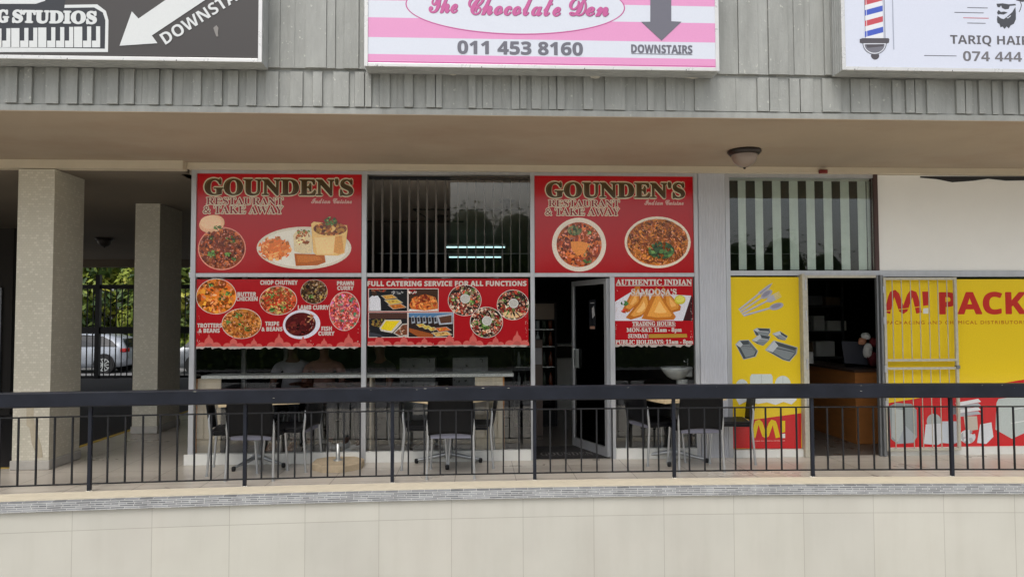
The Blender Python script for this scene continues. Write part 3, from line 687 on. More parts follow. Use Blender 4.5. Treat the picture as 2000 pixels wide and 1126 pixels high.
# barber sign ------------------------------------------------
def barber(t, s, x0, x1, z0, z1):
    Wt = S(224, 230, 246); G = S(98, 100, 108); Rd = S(206, 80, 92); Bl = S(70, 96, 200)
    s.wpoly([(x0, z0), (x1, z0), (x1, z1), (x0, z1)], Wt); s.part('face_panel', M_flex, t); s.base = 0.001
    xa, xb = 1688, 1727.5
    s.rect(xa, xb, -60, 76, S(240, 242, 248)); y = 78; i = 0
    s.rect(xa, xa+1, -60, 76, G); s.rect(xb-1, xb, -60, 76, G)
    for i in range(8):
        yy = 73-i*20.8; s.poly([(xa+1, yy), (xa+1, yy-11), (xb-1, yy-21), (xb-1, yy-10)], Bl if i % 2 == 0 else Rd)
    s.rect(xb-4, xb-1, -60, 76, S(200, 205, 220)); s.rect(xa+3, xa+4, -60, 74, S(240, 242, 248))
    s.poly([(1679, 77), (1684, 75), (1735, 75), (1737, 77), (1736, 84), (1730, 86), (1686, 86), (1679, 84)], S(84, 80, 86))
    def bowl(rx, ry, y0, col): s.poly([(1708+rx*cos(pi*i/20), y0+ry*sin(pi*i/20)) for i in range(21)], col)
    s.ell(1709, 109, 8.5, 8, S(84, 80, 86)); bowl(23.5, 22, 85, G); bowl(22, 20.5, 85, S(226, 230, 240)); bowl(19.5, 16.5, 87, S(120, 120, 130)); s.poly([(1691, 87), (1727, 86.5), (1724, 91), (1694, 94)], S(84, 80, 86))
    s.rect(1742.5, 1744.5, -60, 97, S(176, 182, 200)); s.part('barber_pole', M_flex, t); s.base = 0.001
    for a, c, yy, col in ((1889, 1929, 15, G), (1864, 1921, 24.5, G), (1881, 1931, 35, Rd), (1889, 1925, 45, G), (1805, 1868, 108.5, G)): s.rect(a, c, yy, yy+1.3, col); s.part('ruled_line', M_flex, t); s.base = 0.001
    D = S(72, 74, 80)      # bearded man in sunglasses, in profile
    s.poly([(1946, 8), (1958, 7), (1970, 9), (1983, 8), (1984, 11), (1972, 12), (1970, 18), (1963, 19), (1957, 16), (1955, 11), (1952, 15), (1948, 14)], D)
    s.poly([(1984, 1), (1992, -6), (2004, -9), (2004, 3), (1996, 4)], D); s.stroke([(1992, 3), (1995, 10), (1993, 18), (1990, 24)], 1.6, D)
    s.poly([(1947, 25), (1950, 20), (1955, 24), (1961, 23), (1968, 25), (1960, 29), (1953, 28), (1949, 29)], D)
    s.poly([(1948, 31), (1954, 36), (1960, 38), (1968, 32), (1977, 24), (1983, 14), (1984, 26), (1984, 38), (1980, 47), (1974, 50), (1970, 56), (1966, 52), (1962, 57), (1958, 52), (1954, 54), (1952, 47), (1948, 45), (1947, 38)], D)
    s.stroke([(1963, 30), (1968, 36), (1974, 31)], 1.6, Wt); s.part('portrait', M_flex, t); s.base = 0.001
    s.text('TARIQ HAIR', 'sans', 1856, 2011, 87, 18, S(100, 98, 102)); s.part('lettering', M_flex, t); s.base = 0.001; s.text('074 444', 'sans', 1881, 1996, 120, 20, S(120, 118, 122)); s.part('lettering', M_flex, t)
sign_box('barber_sign', 'white barber sign box with a striped pole and a bearded face', atY(1645, 120, FYf).x, atY(2520, 130, FYf).x, atY(1850, 139.5, FYf).z, atY(1850, 139.5, FYf).z+1.25, barber)
# scraps hanging behind the pink sign
b = MB()
for (a, c, y0, y1) in ((874, 895, 143, 148), (1150, 1175, 145, 154), (1335, 1368, 147, 154), (948, 990, 143, 147)):
    pts = [atY(x, y, FY-0.04) for x, y in ((a, y0), (c, y0), (c-5, y1-1), ((a+c)/2, y1), (a+4, y1-2))]; b.prism([tuple(p) for p in pts], (0, -0.003, 0))
tag(b.build('paper_scrap', M_patch), 'torn pale scraps poking out under the pink sign box', 'scrap', kind='stuff')

# ================================================================== POSTERS
RED = S(186, 24, 34); RED2 = S(150, 20, 30); CRM = S(212, 200, 160)
YP = 7.985
def heading(s, x0, x1, yb, cap, t):
    s.text("GOUNDEN'S", 'serif', x0+3, x1-3, yb-1.5, cap-3, S(214, 206, 174), off=0.08)
    s.text("GOUNDEN'S", 'serif', x0+3, x1-3, yb-1.5, cap-3, S(58, 40, 18), off=0.02)
    s.text("GOUNDEN'S", 'serif', x0+4.2, x1-1.8, yb-2.4, cap-3, S(112, 86, 44))
    s.text("GOUNDEN'S", 'serif', x0+5.2, x1-0.8, yb-1.0, cap-4, S(74, 54, 26)); s.part('heading_lettering', M_print, t); s.base = 0.0006
def outlined(s, body, x0, x1, yb, cap, t):
    s.text(body, 'serif', x0, x1, yb, cap, S(230, 220, 192), off=0.075)
    s.text(body, 'serif', x0, x1, yb, cap, S(140, 20, 28)); s.part('lettering', M_print, t); s.base = 0.0006
def poster(name, label, rect, Y=YP, col=RED, m=None, group='red restaurant posters on the shopfront', edge=True):
    x0, x1, y0, y1 = rect
    c = atY((x0+x1)/2, (y0+y1)/2, Y); t = thing(name, label, 'poster', tuple(c), group=group)
    s = Sheet(Y); s.rect(x0, x1, y0, y1, col)
    q = s.mb; p = q.v[-4:]; q.v = []; q.f = []; q.c = []; q.mi = []; q.sm = []
    q.col = col; xs = [a[0] for a in p]; zs = [a[2] for a in p]; q.box(min(xs), max(xs), Y, Y+0.012, min(zs), max(zs)); q.col = None
    s.part('backing_sheet', m or M_print, t); s.base = 0.0006
    return t, s
def damask(s, items, yb, col, R0=RED):
    for (x, w_, h) in items:
        k = 14; pts = []
        for i in range(k+1):
            u = i/k; a = pi*u; pts.append((x-w_*cos(a)*(0.6+0.4*sin(a)), yb-h*(sin(a)**1.3)*(0.72 if abs(u-.5) > .06 else 1.0)))
        s.poly(pts, col)
        for sgn in (-1, 1): s.poly([(x+sgn*w_*1.1+w_*0.75*cos(pi*i/10), yb-h*0.35*sin(pi*i/10)) for i in range(11)], col)
        s.poly([(x+w_*0.62*cos(pi*i/10), yb-h*0.3*sin(pi*i/10)) for i in range(11)], tuple(c*0.8 for c in col))
def torn(s, x0, x1, y, seed, amp=5):
    rn = random.Random(seed); x = x0; topl = []; bot = []
    while x < x1:
        topl.append((x, y-rn.uniform(0, 1.2))); bot.append((x, y+rn.uniform(0.4, amp))); x += rn.uniform(2.5, 7)
    topl.append((x1, y)); bot.append((x1, y+1))
    s.poly(topl+bot[::-1], S(196, 186, 178))
def flecks(s, x0, x1, y0, y1, n, seed):
    rn = random.Random(seed)
    for i in range(n):
        x, y = rn.uniform(x0, x1), rn.uniform(y0, y1); s.poly([(x, y), (x+rn.uniform(.4, 1.2), y), (x+rn.uniform(.2, 1), y+rn.uniform(.8, 3)), (x-.2, y+1)], S(214, 190, 180))
# --- poster A (upper left)
tA, s = poster('restaurant_poster', 'large red poster with filled bread loaves on an oval white plate', (382, 706, 337, 533.5), col=S(184, 16, 27))
heading(s, 397, 691, 382, 33, tA); outlined(s, 'RESTAURANT', 403, 553, 399.5, 13.5, tA); outlined(s, '& TAKE AWAY', 397, 553, 417, 14.5, tA)
s.text('Indian Cuisine', 'script', 608, 687, 397, 9.5, S(216, 170, 160), off=0.03); s.part('lettering', M_print, tA)
s.base = 0.0006
s.ell(594, 484, 90, 41, S(214, 206, 190)); s.ell(594, 484, 84, 36.5, S(228, 224, 212)); s.n = 40
s.ell(537, 485, 27, 19, S(216, 116, 60)); s.blobs(537, 485, 32, 24, [S(226, 130, 66), S(214, 110, 60), S(238, 160, 100)], 90, 3.2, elong=2.4)
s.poly([(575, 495), (634, 497), (636, 512), (620, 518), (578, 519)], S(176, 96, 44)); s.poly([(580, 498), (622, 500), (630, 507), (600, 512), (582, 512)], S(196, 116, 56))
s.poly([(573, 460), (578, 452), (600, 450), (610, 462), (609, 494), (590, 495), (575, 490)], S(222, 204, 166)); s.blobs(592, 466, 14, 14, [S(150, 78, 40), S(176, 100, 50), S(226, 200, 150)], 30, 3.4, elong=2)
s.blobs(592, 453, 16, 5, [S(90, 110, 50), S(130, 150, 80), S(170, 90, 50)], 26, 2.2)
s.poly([(608, 437), (613, 433), (678, 440), (679, 450), (673, 494), (660, 499), (618, 498), (612, 492)], S(228, 188, 120)); s.poly([(614, 464), (656, 462), (668, 470), (650, 496), (620, 496)], S(240, 206, 146)); s.poly([(655, 462), (668, 460), (672, 492), (662, 496), (652, 492)], S(214, 152, 84))
s.blobs(645, 447, 32, 13, [S(140, 72, 36), S(104, 52, 30), S(176, 104, 50), S(90, 44, 28), S(196, 140, 60)], 80, 4.6)
s.blobs(645, 432, 14, 9, [S(86, 116, 54), S(130, 152, 90), S(60, 84, 40)], 26, 2.6)
s.part('dish_picture', M_food, tA); s.base = 0.0006
s.n = 60; s.ell(414, 437, 24, 17, S(226, 178, 140), rot=.2); s.ell(412, 434, 20, 13, S(236, 196, 160)); s.blobs(425, 444, 9, 4, [S(86, 116, 54), S(60, 84, 40)], 14, 2)
s.dish(433.5, 485, 45, 41.5, [S(150, 66, 34), S(176, 84, 40), S(120, 46, 28), S(196, 110, 56), S(96, 38, 26)], 260, 3.6, rim=S(226, 150, 130), rimw=2.2, herbs=9)
s.part('dish_picture', M_food, tA)
# --- poster B (upper right)
tB, s = poster('restaurant_poster', 'large red poster with a round stew bowl and plate of rice above the open door', (1044, 1355, 343, 533), col=S(184, 16, 27))
heading(s, 1064, 1339, 387, 32, tB); outlined(s, 'RESTAURANT', 1071, 1210, 403.5, 13, tB); outlined(s, '& TAKE AWAY', 1065, 1210, 420.5, 14, tB)
s.text('Indian Cuisine', 'script', 1259, 1335, 400, 9.5, S(216, 170, 160), off=0.03); s.part('lettering', M_print, tB); s.base = 0.0006
s.dish(1131, 477.5, 53.5, 53, [S(176, 76, 34), S(196, 100, 44), S(140, 56, 34), S(210, 120, 60), S(122, 54, 44)], 200, 5.5, rim=S(222, 210, 196), rimw=9, herbs=3, base=S(186, 84, 36))
s.blobs(1122, 450, 14, 10, [S(90, 110, 60), S(70, 90, 56), S(120, 120, 80)], 30, 4); s.poly([(1114, 472), (1134, 471), (1150, 476), (1142, 494), (1128, 500), (1116, 488)], S(224, 140, 66)); s.blobs(1146, 510, 9, 4, [S(80, 120, 60)], 8, 3)
s.part('dish_picture', M_food, tB); s.base = 0.0006
s.dish(1284.5, 473, 66, 51, [S(196, 116, 44), S(176, 92, 34), S(214, 140, 60), S(150, 72, 34), S(120, 60, 36)], 420, 3.6, rim=S(226, 214, 196), rimw=2.6, food=2.5, elong=2.6)
s.blobs(1290, 489, 26, 17, [S(76, 116, 60), S(56, 90, 50), S(96, 136, 76), S(44, 70, 42)], 60, 4.4)
s.part('dish_picture', M_food, tB)
# --- menu poster (lower left)
tC, s = poster('menu_poster', 'red menu poster with seven curry pictures and a torn bottom edge', (383, 706, 545, 677), group='red restaurant posters on the shopfront')
PK = S(222, 108, 100)
damask(s, [(408, 13, 26), (456, 11, 22), (496, 9, 18), (545, 13, 27), (592, 11, 22), (633, 9, 18), (681, 13, 27)], 677, PK); torn(s, 383, 700, 677, 1); flecks(s, 384, 390, 560, 676, 26, 2); flecks(s, 698, 704, 600, 676, 14, 3); flecks(s, 598, 612, 630, 676, 10, 5); s.part('border_print', M_print, tC); s.base = 0.0014
Wt = S(224, 216, 208)
for (tx, a, c, yb, cap) in (('BUTTER', 464, 500, 578, 7.5), ('CHICKEN', 461.5, 503, 587, 7.5), ('CHOP CHUTNEY', 508.5, 581, 555.5, 8), ('PRAWN', 658.5, 691, 556.5, 7.5), ('CURRY', 659, 690.5, 566, 7.5), ('LAMB CURRY', 582, 642.5, 604, 8), ('TROTTERS', 385.5, 433, 639, 7.5), ('& BEANS', 388, 429, 649, 7.5), ('TRIPE', 518, 545, 635.5, 7.5), ('& BEANS', 511, 551.5, 646, 7.5), ('FISH', 628, 648, 645, 7.5), ('CURRY', 622, 653, 654.5, 7.5)):
    s.text(tx, 'sans', a, c, yb, cap, Wt, off=0.03); s.part('lettering', M_print, tC); s.base = 0.0014
def dp(t, s, *a, **k): s.base = 0.0006; s.dish(*a, **k); return s.part('dish_picture', M_food, t)
O1 = [S(226, 130, 34), S(236, 160, 56), S(206, 96, 30), S(214, 120, 40), S(186, 80, 30)]
dp(tC, s, 422.5, 578.5, 38, 34, O1, 90, 7, herbs=4, rimw=1)
dp(tC, s, 543.5, 586.5, 35.5, 28, [S(196, 70, 40), S(214, 100, 60), S(170, 50, 34), S(190, 170, 96), S(150, 120, 60)], 170, 3.2, herbs=4, rimw=1)
dp(tC, s, 613.5, 569.5, 25.5, 23.5, [S(70, 40, 28), S(96, 56, 34), S(50, 34, 28), S(196, 160, 84), S(120, 90, 50)], 110, 3.4, rimw=0.5, herbs=1)
dp(tC, s, 673, 607.5, 29.5, 37.5, [S(214, 80, 70), S(226, 120, 100), S(200, 90, 120), S(90, 150, 110), S(226, 170, 150), S(206, 60, 50), S(210, 110, 170)], 190, 3.3, rimw=1)
dp(tC, s, 472, 631.5, 37.5, 29, [S(196, 126, 56), S(176, 96, 40), S(206, 146, 80), S(150, 76, 34)], 190, 3, herbs=5, rimw=1)
s.base = 0.0006; s.ell(589, 633, 35.5, 28, S(214, 212, 222), rot=.12); s.n = 30; s.ell(587, 633, 29, 22.5, S(80, 22, 24), rot=.12); s.blobs(587, 633, 28, 21.5, [S(70, 22, 24), S(96, 30, 30), S(54, 20, 22), S(120, 50, 40)], 90, 3.4, rot=.12); s.blobs(606, 622, 9, 10, [S(196, 150, 110), S(176, 90, 60)], 10, 2.4, elong=2.5); s.part('dish_picture', M_food, tC)
# --- catering poster (lower middle)
tD, s = poster('catering_poster', 'red catering poster with four buffet photographs and three round platters', (718, 1032, 544, 674))
damask(s, [(741, 13, 24), (789, 11, 22), (829, 9, 18), (878, 13, 26), (924, 11, 27), (968, 9, 20), (1010, 13, 29)], 674, PK); torn(s, 718, 1030, 674, 7, 3.5); flecks(s, 719, 723, 570, 672, 22, 8); flecks(s, 1026, 1030, 600, 672, 16, 9); flecks(s, 845, 848, 630, 672, 8, 10); s.part('border_print', M_print, tD); s.base = 0.0006
s.text('FULL CATERING SERVICE FOR ALL FUNCTIONS', 'sans', 717.5, 1028, 558, 9.2, Wt, off=0.03); s.part('lettering', M_print, tD)
def photo(x0, x1, y0, y1, bgc, fn):
    s.base = 0.0006; s.rect(x0-1, x1+1, y0-1, y1+1, Wt); s.rect(x0, x1, y0, y1, bgc); fn(); s.part('buffet_picture', M_food, tD)
def tray(x, y, w_, d, pal, sk=0.0):
    s.poly([(x, y), (x+w_, y-d*0.3), (x+w_+d*1.3+sk, y+d*0.55), (x+d*1.2+sk, y+d)], S(176, 170, 160)); q = 0.88
    cx, cy = x+(w_+d*1.25+sk)/2, y+d*0.33
    s.poly([(cx+(px-cx)*q, cy+(py-cy)*q) for px, py in [(x, y), (x+w_, y-d*0.3), (x+w_+d*1.3+sk, y+d*0.55), (x+d*1.2+sk, y+d)]], pal[0])
    s.blobs(cx, cy, w_*0.42, d*0.3, pal, 14, 2.4)
def ph1():
    s.poly([(721, 606), (721, 582), (727, 577), (738, 577), (743, 584), (744, 606)], S(214, 214, 220)); s.ell(731, 572, 5, 6, S(60, 40, 30)); s.blobs(740, 567, 18, 3, [S(120, 80, 60), S(150, 60, 40)], 16, 2.4)
    s.rect(768, 784, 566, 576, S(44, 46, 52)); s.blobs(772, 570, 16, 5, [S(90, 90, 96), S(150, 150, 150), S(40, 40, 44)], 16, 2)
    tray(744, 577, 22, 8, [S(196, 150, 70), S(170, 110, 50)]); tray(750, 586, 26, 9, [S(206, 176, 80), S(190, 140, 60)]); tray(757, 595, 26, 9, [S(190, 116, 50), S(170, 90, 40)]); 
photo(720.5, 795.5, 564, 607, S(30, 30, 33), ph1)
def ph2():
    s.poly([(799, 595), (808, 580), (830, 574), (850, 580), (855, 592), (855, 607), (806, 607)], S(196, 110, 50)); s.blobs(828, 590, 26, 15, [S(206, 120, 56), S(190, 96, 44), S(220, 150, 80), S(170, 60, 34)], 90, 3, elong=2.4); s.blobs(828, 582, 15, 8, [S(150, 56, 30), S(120, 44, 28)], 20, 2.6); s.poly([(798, 607), (855, 606), (855, 603), (830, 606), (800, 603)], S(226, 222, 216)); s.blobs(806, 570, 8, 5, [S(170, 40, 40), S(226, 210, 200)], 10, 3)
photo(798, 855.5, 564, 607, S(60, 40, 30), ph2)
def ph3():
    s.rect(720.5, 795, 610, 622, S(74, 50, 44)); s.blobs(742, 630, 18, 8, [S(120, 110, 50), S(90, 60, 40), S(150, 120, 60)], 36, 2.6)
    s.poly([(741, 640), (752, 624), (783, 624), (785, 630), (766, 650), (744, 646)], S(196, 190, 180)); s.poly([(744, 640), (754, 626), (781, 626), (764, 646), (746, 643)], S(226, 200, 40))
    s.poly([(768, 650), (786, 632), (795, 631), (795, 657), (780, 657)], S(186, 180, 170)); s.poly([(771, 650), (787, 634), (795, 633), (795, 653), (782, 655)], S(120, 70, 50)); s.blobs(785, 645, 8, 9, [S(150, 90, 60), S(90, 56, 40), S(200, 180, 160)], 26, 2.2); s.poly([(721, 648), (741, 652), (752, 657), (721, 657)], S(60, 62, 70))
photo(720.5, 795.5, 610.5, 657.5, S(34, 34, 38), ph3)
def ph4():
    s.rect(798.5, 885.5, 610.5, 619, S(80, 120, 160)); s.poly([(799, 640), (846, 652), (846, 658), (818, 658), (799, 647)], S(150, 80, 40))
    for i in range(5):
        x = 803+i*11; s.poly([(x, 618), (x+6, 616), (x+8, 630), (x+1, 632)], S(150, 156, 166)); s.poly([(x+1, 620), (x+5, 619), (x+6, 627), (x+2, 628)], S(50, 50, 56))
    s.poly([(853, 616), (884, 612), (884, 632), (858, 634)], S(170, 176, 186)); s.poly([(857, 619), (882, 615), (882, 629), (861, 631)], S(90, 60, 46))
    for i in range(3): tray(812+i*11, 633+i*3.5, 14, 6, [S(206, 186, 80), S(190, 120, 60)])
    tray(848, 640, 24, 8, [S(196, 90, 40), S(206, 150, 60)]); tray(842, 649, 32, 8, [S(206, 170, 100), S(176, 100, 50)])
photo(798, 885.5, 610.5, 657.5, S(46, 36, 34), ph4)
PL = [S(190, 70, 50), S(214, 180, 150), S(120, 50, 40), S(226, 210, 190), S(90, 120, 60), S(206, 110, 70), S(150, 40, 40), S(60, 40, 36)]
for (cx, cy, r_) in ((907.5, 586, 32.5), (1002, 595, 31.5), (950, 629, 32)):
    s.base = 0.0006 if (cx, cy) != (950, 629) else 0.012
    s.n = 0; s.dish(cx, cy, r_, r_*0.94, PL, 170, 3.2, rimw=1, rim=Wt, herbs=4, base=S(40, 34, 32)); s.ell(cx+1, cy-3, 9.5, 9, S(206, 204, 200)); s.ell(cx+1, cy-3, 8, 7.5, S(184, 182, 176)); 
    if cx == 1002:
        for i in range(5):
            a = 4.0+i*0.35; s.poly([(cx+13*cos(a-.1), cy-13*sin(a-.1)+2), (cx+28*cos(a-.16), cy-26*sin(a-.16)), (cx+27*cos(a+.14), cy-26*sin(a+.14))], S(222, 190, 140))
    s.part('dish_picture', M_food, tD)
# --- trading hours poster (right of the door)
tE, s = poster('hours_poster', 'red poster with golden samoosas on a white plate above trading hours', (1201, 1354, 541, 673))
torn(s, 1201, 1352, 673, 17, 5); flecks(s, 1202, 1206, 560, 672, 18, 12); flecks(s, 1348, 1352, 590, 672, 16, 13); s.part('border_print', M_print, tE); s.base = 0.0006
s.poly([(1201, 589), (1232, 570), (1350, 577), (1334, 626), (1201, 626)], S(206, 204, 212)); s.poly([(1334, 626), (1350, 577), (1353, 580), (1353, 626)], S(60, 30, 34)); s.n = 20
def samoosa(p, c1, c2, c3):
    s.poly(p, c1); cx = sum(a for a, _ in p)/len(p); cy = sum(b_ for _, b_ in p)/len(p); q = 0.72
    s.poly([(cx+(a-cx)*q+1.5, cy+(b_-cy)*q+1) for a, b_ in p], c2); q = 0.36; s.poly([(cx+(a-cx)*q+3, cy+(b_-cy)*q+2) for a, b_ in p], c3)
a_, b_, c_ = S(176, 104, 40), S(206, 138, 62), S(226, 170, 96)
samoosa([(1215, 606), (1228, 580), (1240, 560), (1250, 558), (1250, 590), (1226, 610)], a_, b_, c_)
samoosa([(1294, 558), (1306, 572), (1330, 598), (1328, 606), (1306, 612), (1296, 590)], a_, b_, c_)
samoosa([(1222, 620), (1246, 590), (1262, 562), (1268, 580), (1270, 600), (1252, 618), (1232, 624)], a_, S(214, 150, 72), S(236, 186, 116))
samoosa([(1253, 622), (1266, 592), (1278, 566), (1282, 560), (1300, 590), (1320, 618), (1316, 624), (1280, 626)], S(186, 112, 44), S(220, 152, 70), S(238, 184, 108))
s.blobs(1220, 592, 8, 5, [S(86, 130, 70), S(60, 100, 56)], 16, 3); s.ell(1328, 585, 11, 9, S(190, 180, 60)); s.ell(1328, 584, 8.5, 6.5, S(206, 200, 96)); s.blobs(1222, 607, 9, 4, [S(196, 40, 34), S(216, 70, 50)], 12, 3)
s.part('samoosa_picture', M_food, tE); s.base = 0.004
for (tx, a, c, yb, cap, ul) in (('AUTHENTIC INDIAN', 1203, 1351, 556, 10.5, 1), ("SAMOOSA'S", 1233, 1321, 575, 10.5, 1), ('TRADING HOURS:', 1235, 1319, 635.5, 7.6, 1), ('MON-SAT: 11am - 8pm', 1224, 1331, 647.5, 7.6, 0), ('SUNDAY:', 1227, 1266, 659.5, 7.6, 0), ('PUBLIC HOLIDAYS: 11am - 8pm', 1202, 1353, 671, 7.6, 0)):
    s.text(tx, 'serif', a, c, yb, cap, Wt, off=0.03)
    if ul: s.rect(a, c, yb+1.3, yb+2.2, Wt)
    s.part('lettering', M_print, tE); s.base = 0.004
s.base = 0.0044; s.poly([(1267, 652), (1341, 651.5), (1342, 658.5), (1267, 659.5)], S(196, 150, 60)); s.part('tape_strip', M_print, tE)
# --- yellow posters of the packaging shop
YEL = S(236, 204, 44); YP2 = 7.988
SV = [S(140, 146, 150), S(90, 96, 100), S(190, 194, 196), S(60, 64, 68), S(160, 166, 170)]
tF, s = poster('packaging_poster', 'narrow yellow poster with plastic cutlery and foil trays, beside the ribbed pilaster', (1426, 1565, 541, 875), YP2, YEL, group='yellow packaging posters')
def cutl(x0, y0, x1, y1, kind):
    d = Vector((x1-x0, y1-y0)); L_ = d.length; u = d/L_; n_ = Vector((-u.y, u.x)); P = lambda a, b_: (x0+u.x*a*L_+n_.x*b_, y0+u.y*a*L_+n_.y*b_)
    c = S(196, 196, 206); e = S(150, 148, 166)
    s.poly([P(0, -2), P(0, 2), P(.65, 1.6), P(.65, -1.6)], c); s.stroke([P(0.02, 1), P(.64, 1)], .9, e)
    if kind == 'spoon': s.poly([P(.65+.35*(.5-.5*cos(a)), 6.5*sin(a)) for a in [2*pi*i/18 for i in range(18)]], S(176, 176, 190)); s.poly([P(.7+.25*(.5-.5*cos(a)), 4*sin(a)-1) for a in [2*pi*i/18 for i in range(18)]], e)
    elif kind == 'knife': s.poly([P(.6, -3), P(.6, 3), P(.85, 4.5), P(1, 0), P(.9, -2)], S(186, 186, 196)); s.stroke([P(.62, 1), P(.95, 1)], 2, e)
    else:
        s.poly([P(.65, -2), P(.72, -6), P(.85, -6), P(.85, 6), P(.72, 6), P(.65, 2)], S(186, 186, 198))
        for q in (-5, -1.7, 1.7, 5): s.poly([P(.84, q-1), P(.84, q+1), P(1, q+.5), P(1, q-.5)], S(200, 200, 190))
cutl(1443, 605, 1509, 552, 'knife'); cutl(1446, 609, 1508, 567, 'spoon'); cutl(1449, 613, 1524, 574, 'fork'); cutl(1452, 616, 1530, 594, 'spoon'); s.part('cutlery_picture', M_print, tF); s.base = 0.0006
def foil(p, lip=0.8):
    s.poly(p, S(176, 182, 186)); cx = sum(a for a, _ in p)/len(p); cy = sum(b for _, b in p)/len(p)
    i_ = [(cx+(a-cx)*.93, cy+(b-cy)*.93) for a, b in p]; s.poly(i_, S(78, 84, 88)); j_ = [(cx+(a-cx)*.66+2, cy+(b-cy)*.66+3) for a, b in p]; s.poly(j_, S(134, 142, 144))
    n_ = len(p); s.poly([i_[0], i_[1], j_[1], j_[0]], S(196, 202, 204)); s.poly([i_[2], i_[3], j_[3], j_[2]], S(110, 116, 120))
    rn = random.Random(int(cx)); 
    for q in range(5):
        t0 = rn.uniform(.2, .8); a = (j_[0][0]+(j_[1][0]-j_[0][0])*t0, j_[0][1]+(j_[1][1]-j_[0][1])*t0); b2 = (j_[3][0]+(j_[2][0]-j_[3][0])*t0, j_[3][1]+(j_[2][1]-j_[3][1])*t0); s.stroke([a, b2], rn.uniform(.8, 2.2), rn.choice(SV))
foil([(1471, 644), (1478, 640), (1504, 641), (1505, 648), (1500, 656), (1476, 655)]); foil([(1468, 664), (1484, 652), (1505, 656), (1502, 664), (1490, 675), (1478, 671)]); foil([(1508, 651), (1523, 646), (1539, 656), (1534, 664), (1520, 662)]); foil([(1436, 672), (1444, 664), (1462, 663), (1481, 685), (1476, 696), (1452, 702)]); foil([(1494, 683), (1511, 664), (1558, 678), (1556, 690), (1542, 706), (1528, 702)]); s.part('foil_tray_picture', M_print, tF); s.base = 0.0006
FO = S(206, 214, 208); FO2 = S(226, 230, 228)
s.ell(1449, 752, 12, 12, FO); s.poly([(1465, 735), (1468, 730), (1506, 730), (1509, 735), (1509, 770), (1465, 770)], FO); s.ell(1529, 750, 16, 17, FO); s.poly([(1440, 752), (1550, 752), (1556, 780), (1546, 789), (1530, 784), (1515, 790), (1498, 785), (1480, 788), (1460, 782), (1444, 790), (1436, 776)], FO2); s.stroke([(1487, 731), (1488, 768)], .8, S(170, 176, 172)); s.stroke([(1529, 734), (1529, 770)], .8, S(170, 176, 172)); s.part('container_picture', M_print, tF); s.base = 0.0006
s.poly([(1426, 825), (1565, 806), (1565, 875), (1430, 875)], S(200, 40, 44)); 
def logo(x, y, k, col, w_):
    pts = [(0, 42)]+[(8+4*(1-cos(pi*i/6)), 6-5*sin(pi*i/6)) for i in range(7)]+[(27, 38)]+[(31+2*(1-cos(pi*i/4)), 42-2*sin(pi*i/4)) for i in range(0)]
    pts = [(0, 42), (7, 12), (10, 4), (14, 2), (18, 6), (28, 36), (31, 38), (34, 36), (44, 8), (48, 2), (52, 4), (55, 12), (62, 42)]
    s.stroke([(x+a*k, y+b*k) for a, b in pts], w_, col); s.poly([(x+68*k, y), (x+80*k, y), (x+80*k, y+28*k), (x+70*k, y+30*k)], col); s.poly([(x+70*k, y+33*k), (x+80*k, y+32*k), (x+80*k, y+43*k), (x+70*k, y+43*k)], S(226, 226, 220))
logo(1471, 821, 0.78, S(226, 196, 30), 9); s.part('logo', M_print, tF); s.base = 0.0012; s.text('PACKAGING AND CHEMICAL DISTRIBUTORS', 'plain', 1466, 1533, 861, 1.8, S(226, 200, 190)); s.part('lettering', M_print, tF)
tG, s = poster('packaging_poster', 'wide yellow and red poster with large red packaging lettering behind the white bar gate', (1732, 2290, 545, 875), YP2, YEL, group='yellow packaging posters')
LR = S(196, 56, 50)
logo(1733, 569, 1.0, LR, 12); s.stroke([(1731, 607), (1765, 603), (1816, 596)], 1.6, YEL); s.part('logo', M_print, tG); s.base = 0.0006; s.text('PACK', 'sans', 1836, 2003, 612, 42, LR, off=0.025); s.part('lettering', M_print, tG); s.base = 0.0006; s.text('PACKAGING AND CHEMICAL DISTRIBUTORS', 'plain', 1732, 2003, 632.5, 6.6, S(186, 96, 40), off=0.01, space=1.25); s.part('lettering', M_print, tG); s.base = 0.0006
s.poly([(1732, 787), (1800, 776), (1990, 742), (2290, 700), (2290, 875), (1736, 875)], S(204, 40, 44)); s.part('red_band', M_print, tG); s.base = 0.0012
s.poly([(1737, 792), (1750, 786), (1780, 788), (1790, 800), (1791, 852), (1784, 864), (1752, 866), (1740, 856)], S(150, 160, 160)); s.poly([(1742, 796), (1764, 800), (1768, 856), (1752, 862), (1742, 852)], S(186, 194, 192)); s.poly([(1768, 830), (1790, 852), (1784, 864), (1752, 866)], S(170, 178, 184))
s.ell(1824, 822, 15, 15, S(176, 184, 184)); s.poly([(1808, 828), (1838, 826), (1842, 862), (1832, 868), (1804, 866), (1806, 848)], S(214, 218, 222)); s.poly([(1840, 822), (1868, 822), (1874, 830), (1874, 862), (1862, 866), (1838, 864)], S(200, 208, 216)); s.poly([(1882, 812), (1908, 812), (1910, 838), (1886, 842)], S(196, 186, 172)); s.blobs(1890, 852, 16, 14, [S(222, 224, 226), S(206, 210, 214)], 16, 8); s.poly([(1914, 828), (1936, 824), (1940, 852), (1926, 866), (1908, 864)], S(216, 220, 224))
for i in range(4): s.poly([(1866, 786+i*7), (1910, 778+i*8), (1916, 784+i*8), (1868, 793+i*7)], S(226, 228, 230) if i % 2 == 0 else S(176, 180, 186))
s.ell(1862, 800, 8, 9, S(120, 122, 128)); s.poly([(1946, 786), (1950, 778), (2020, 770), (2020, 836), (1976, 856), (1944, 838)], S(190, 200, 196)); s.stroke([(1976, 800), (2020, 790)], 2, S(224, 228, 226)); s.stroke([(1974, 826), (2020, 818)], 2, S(224, 228, 226)); s.part('goods_picture', M_print, tG)

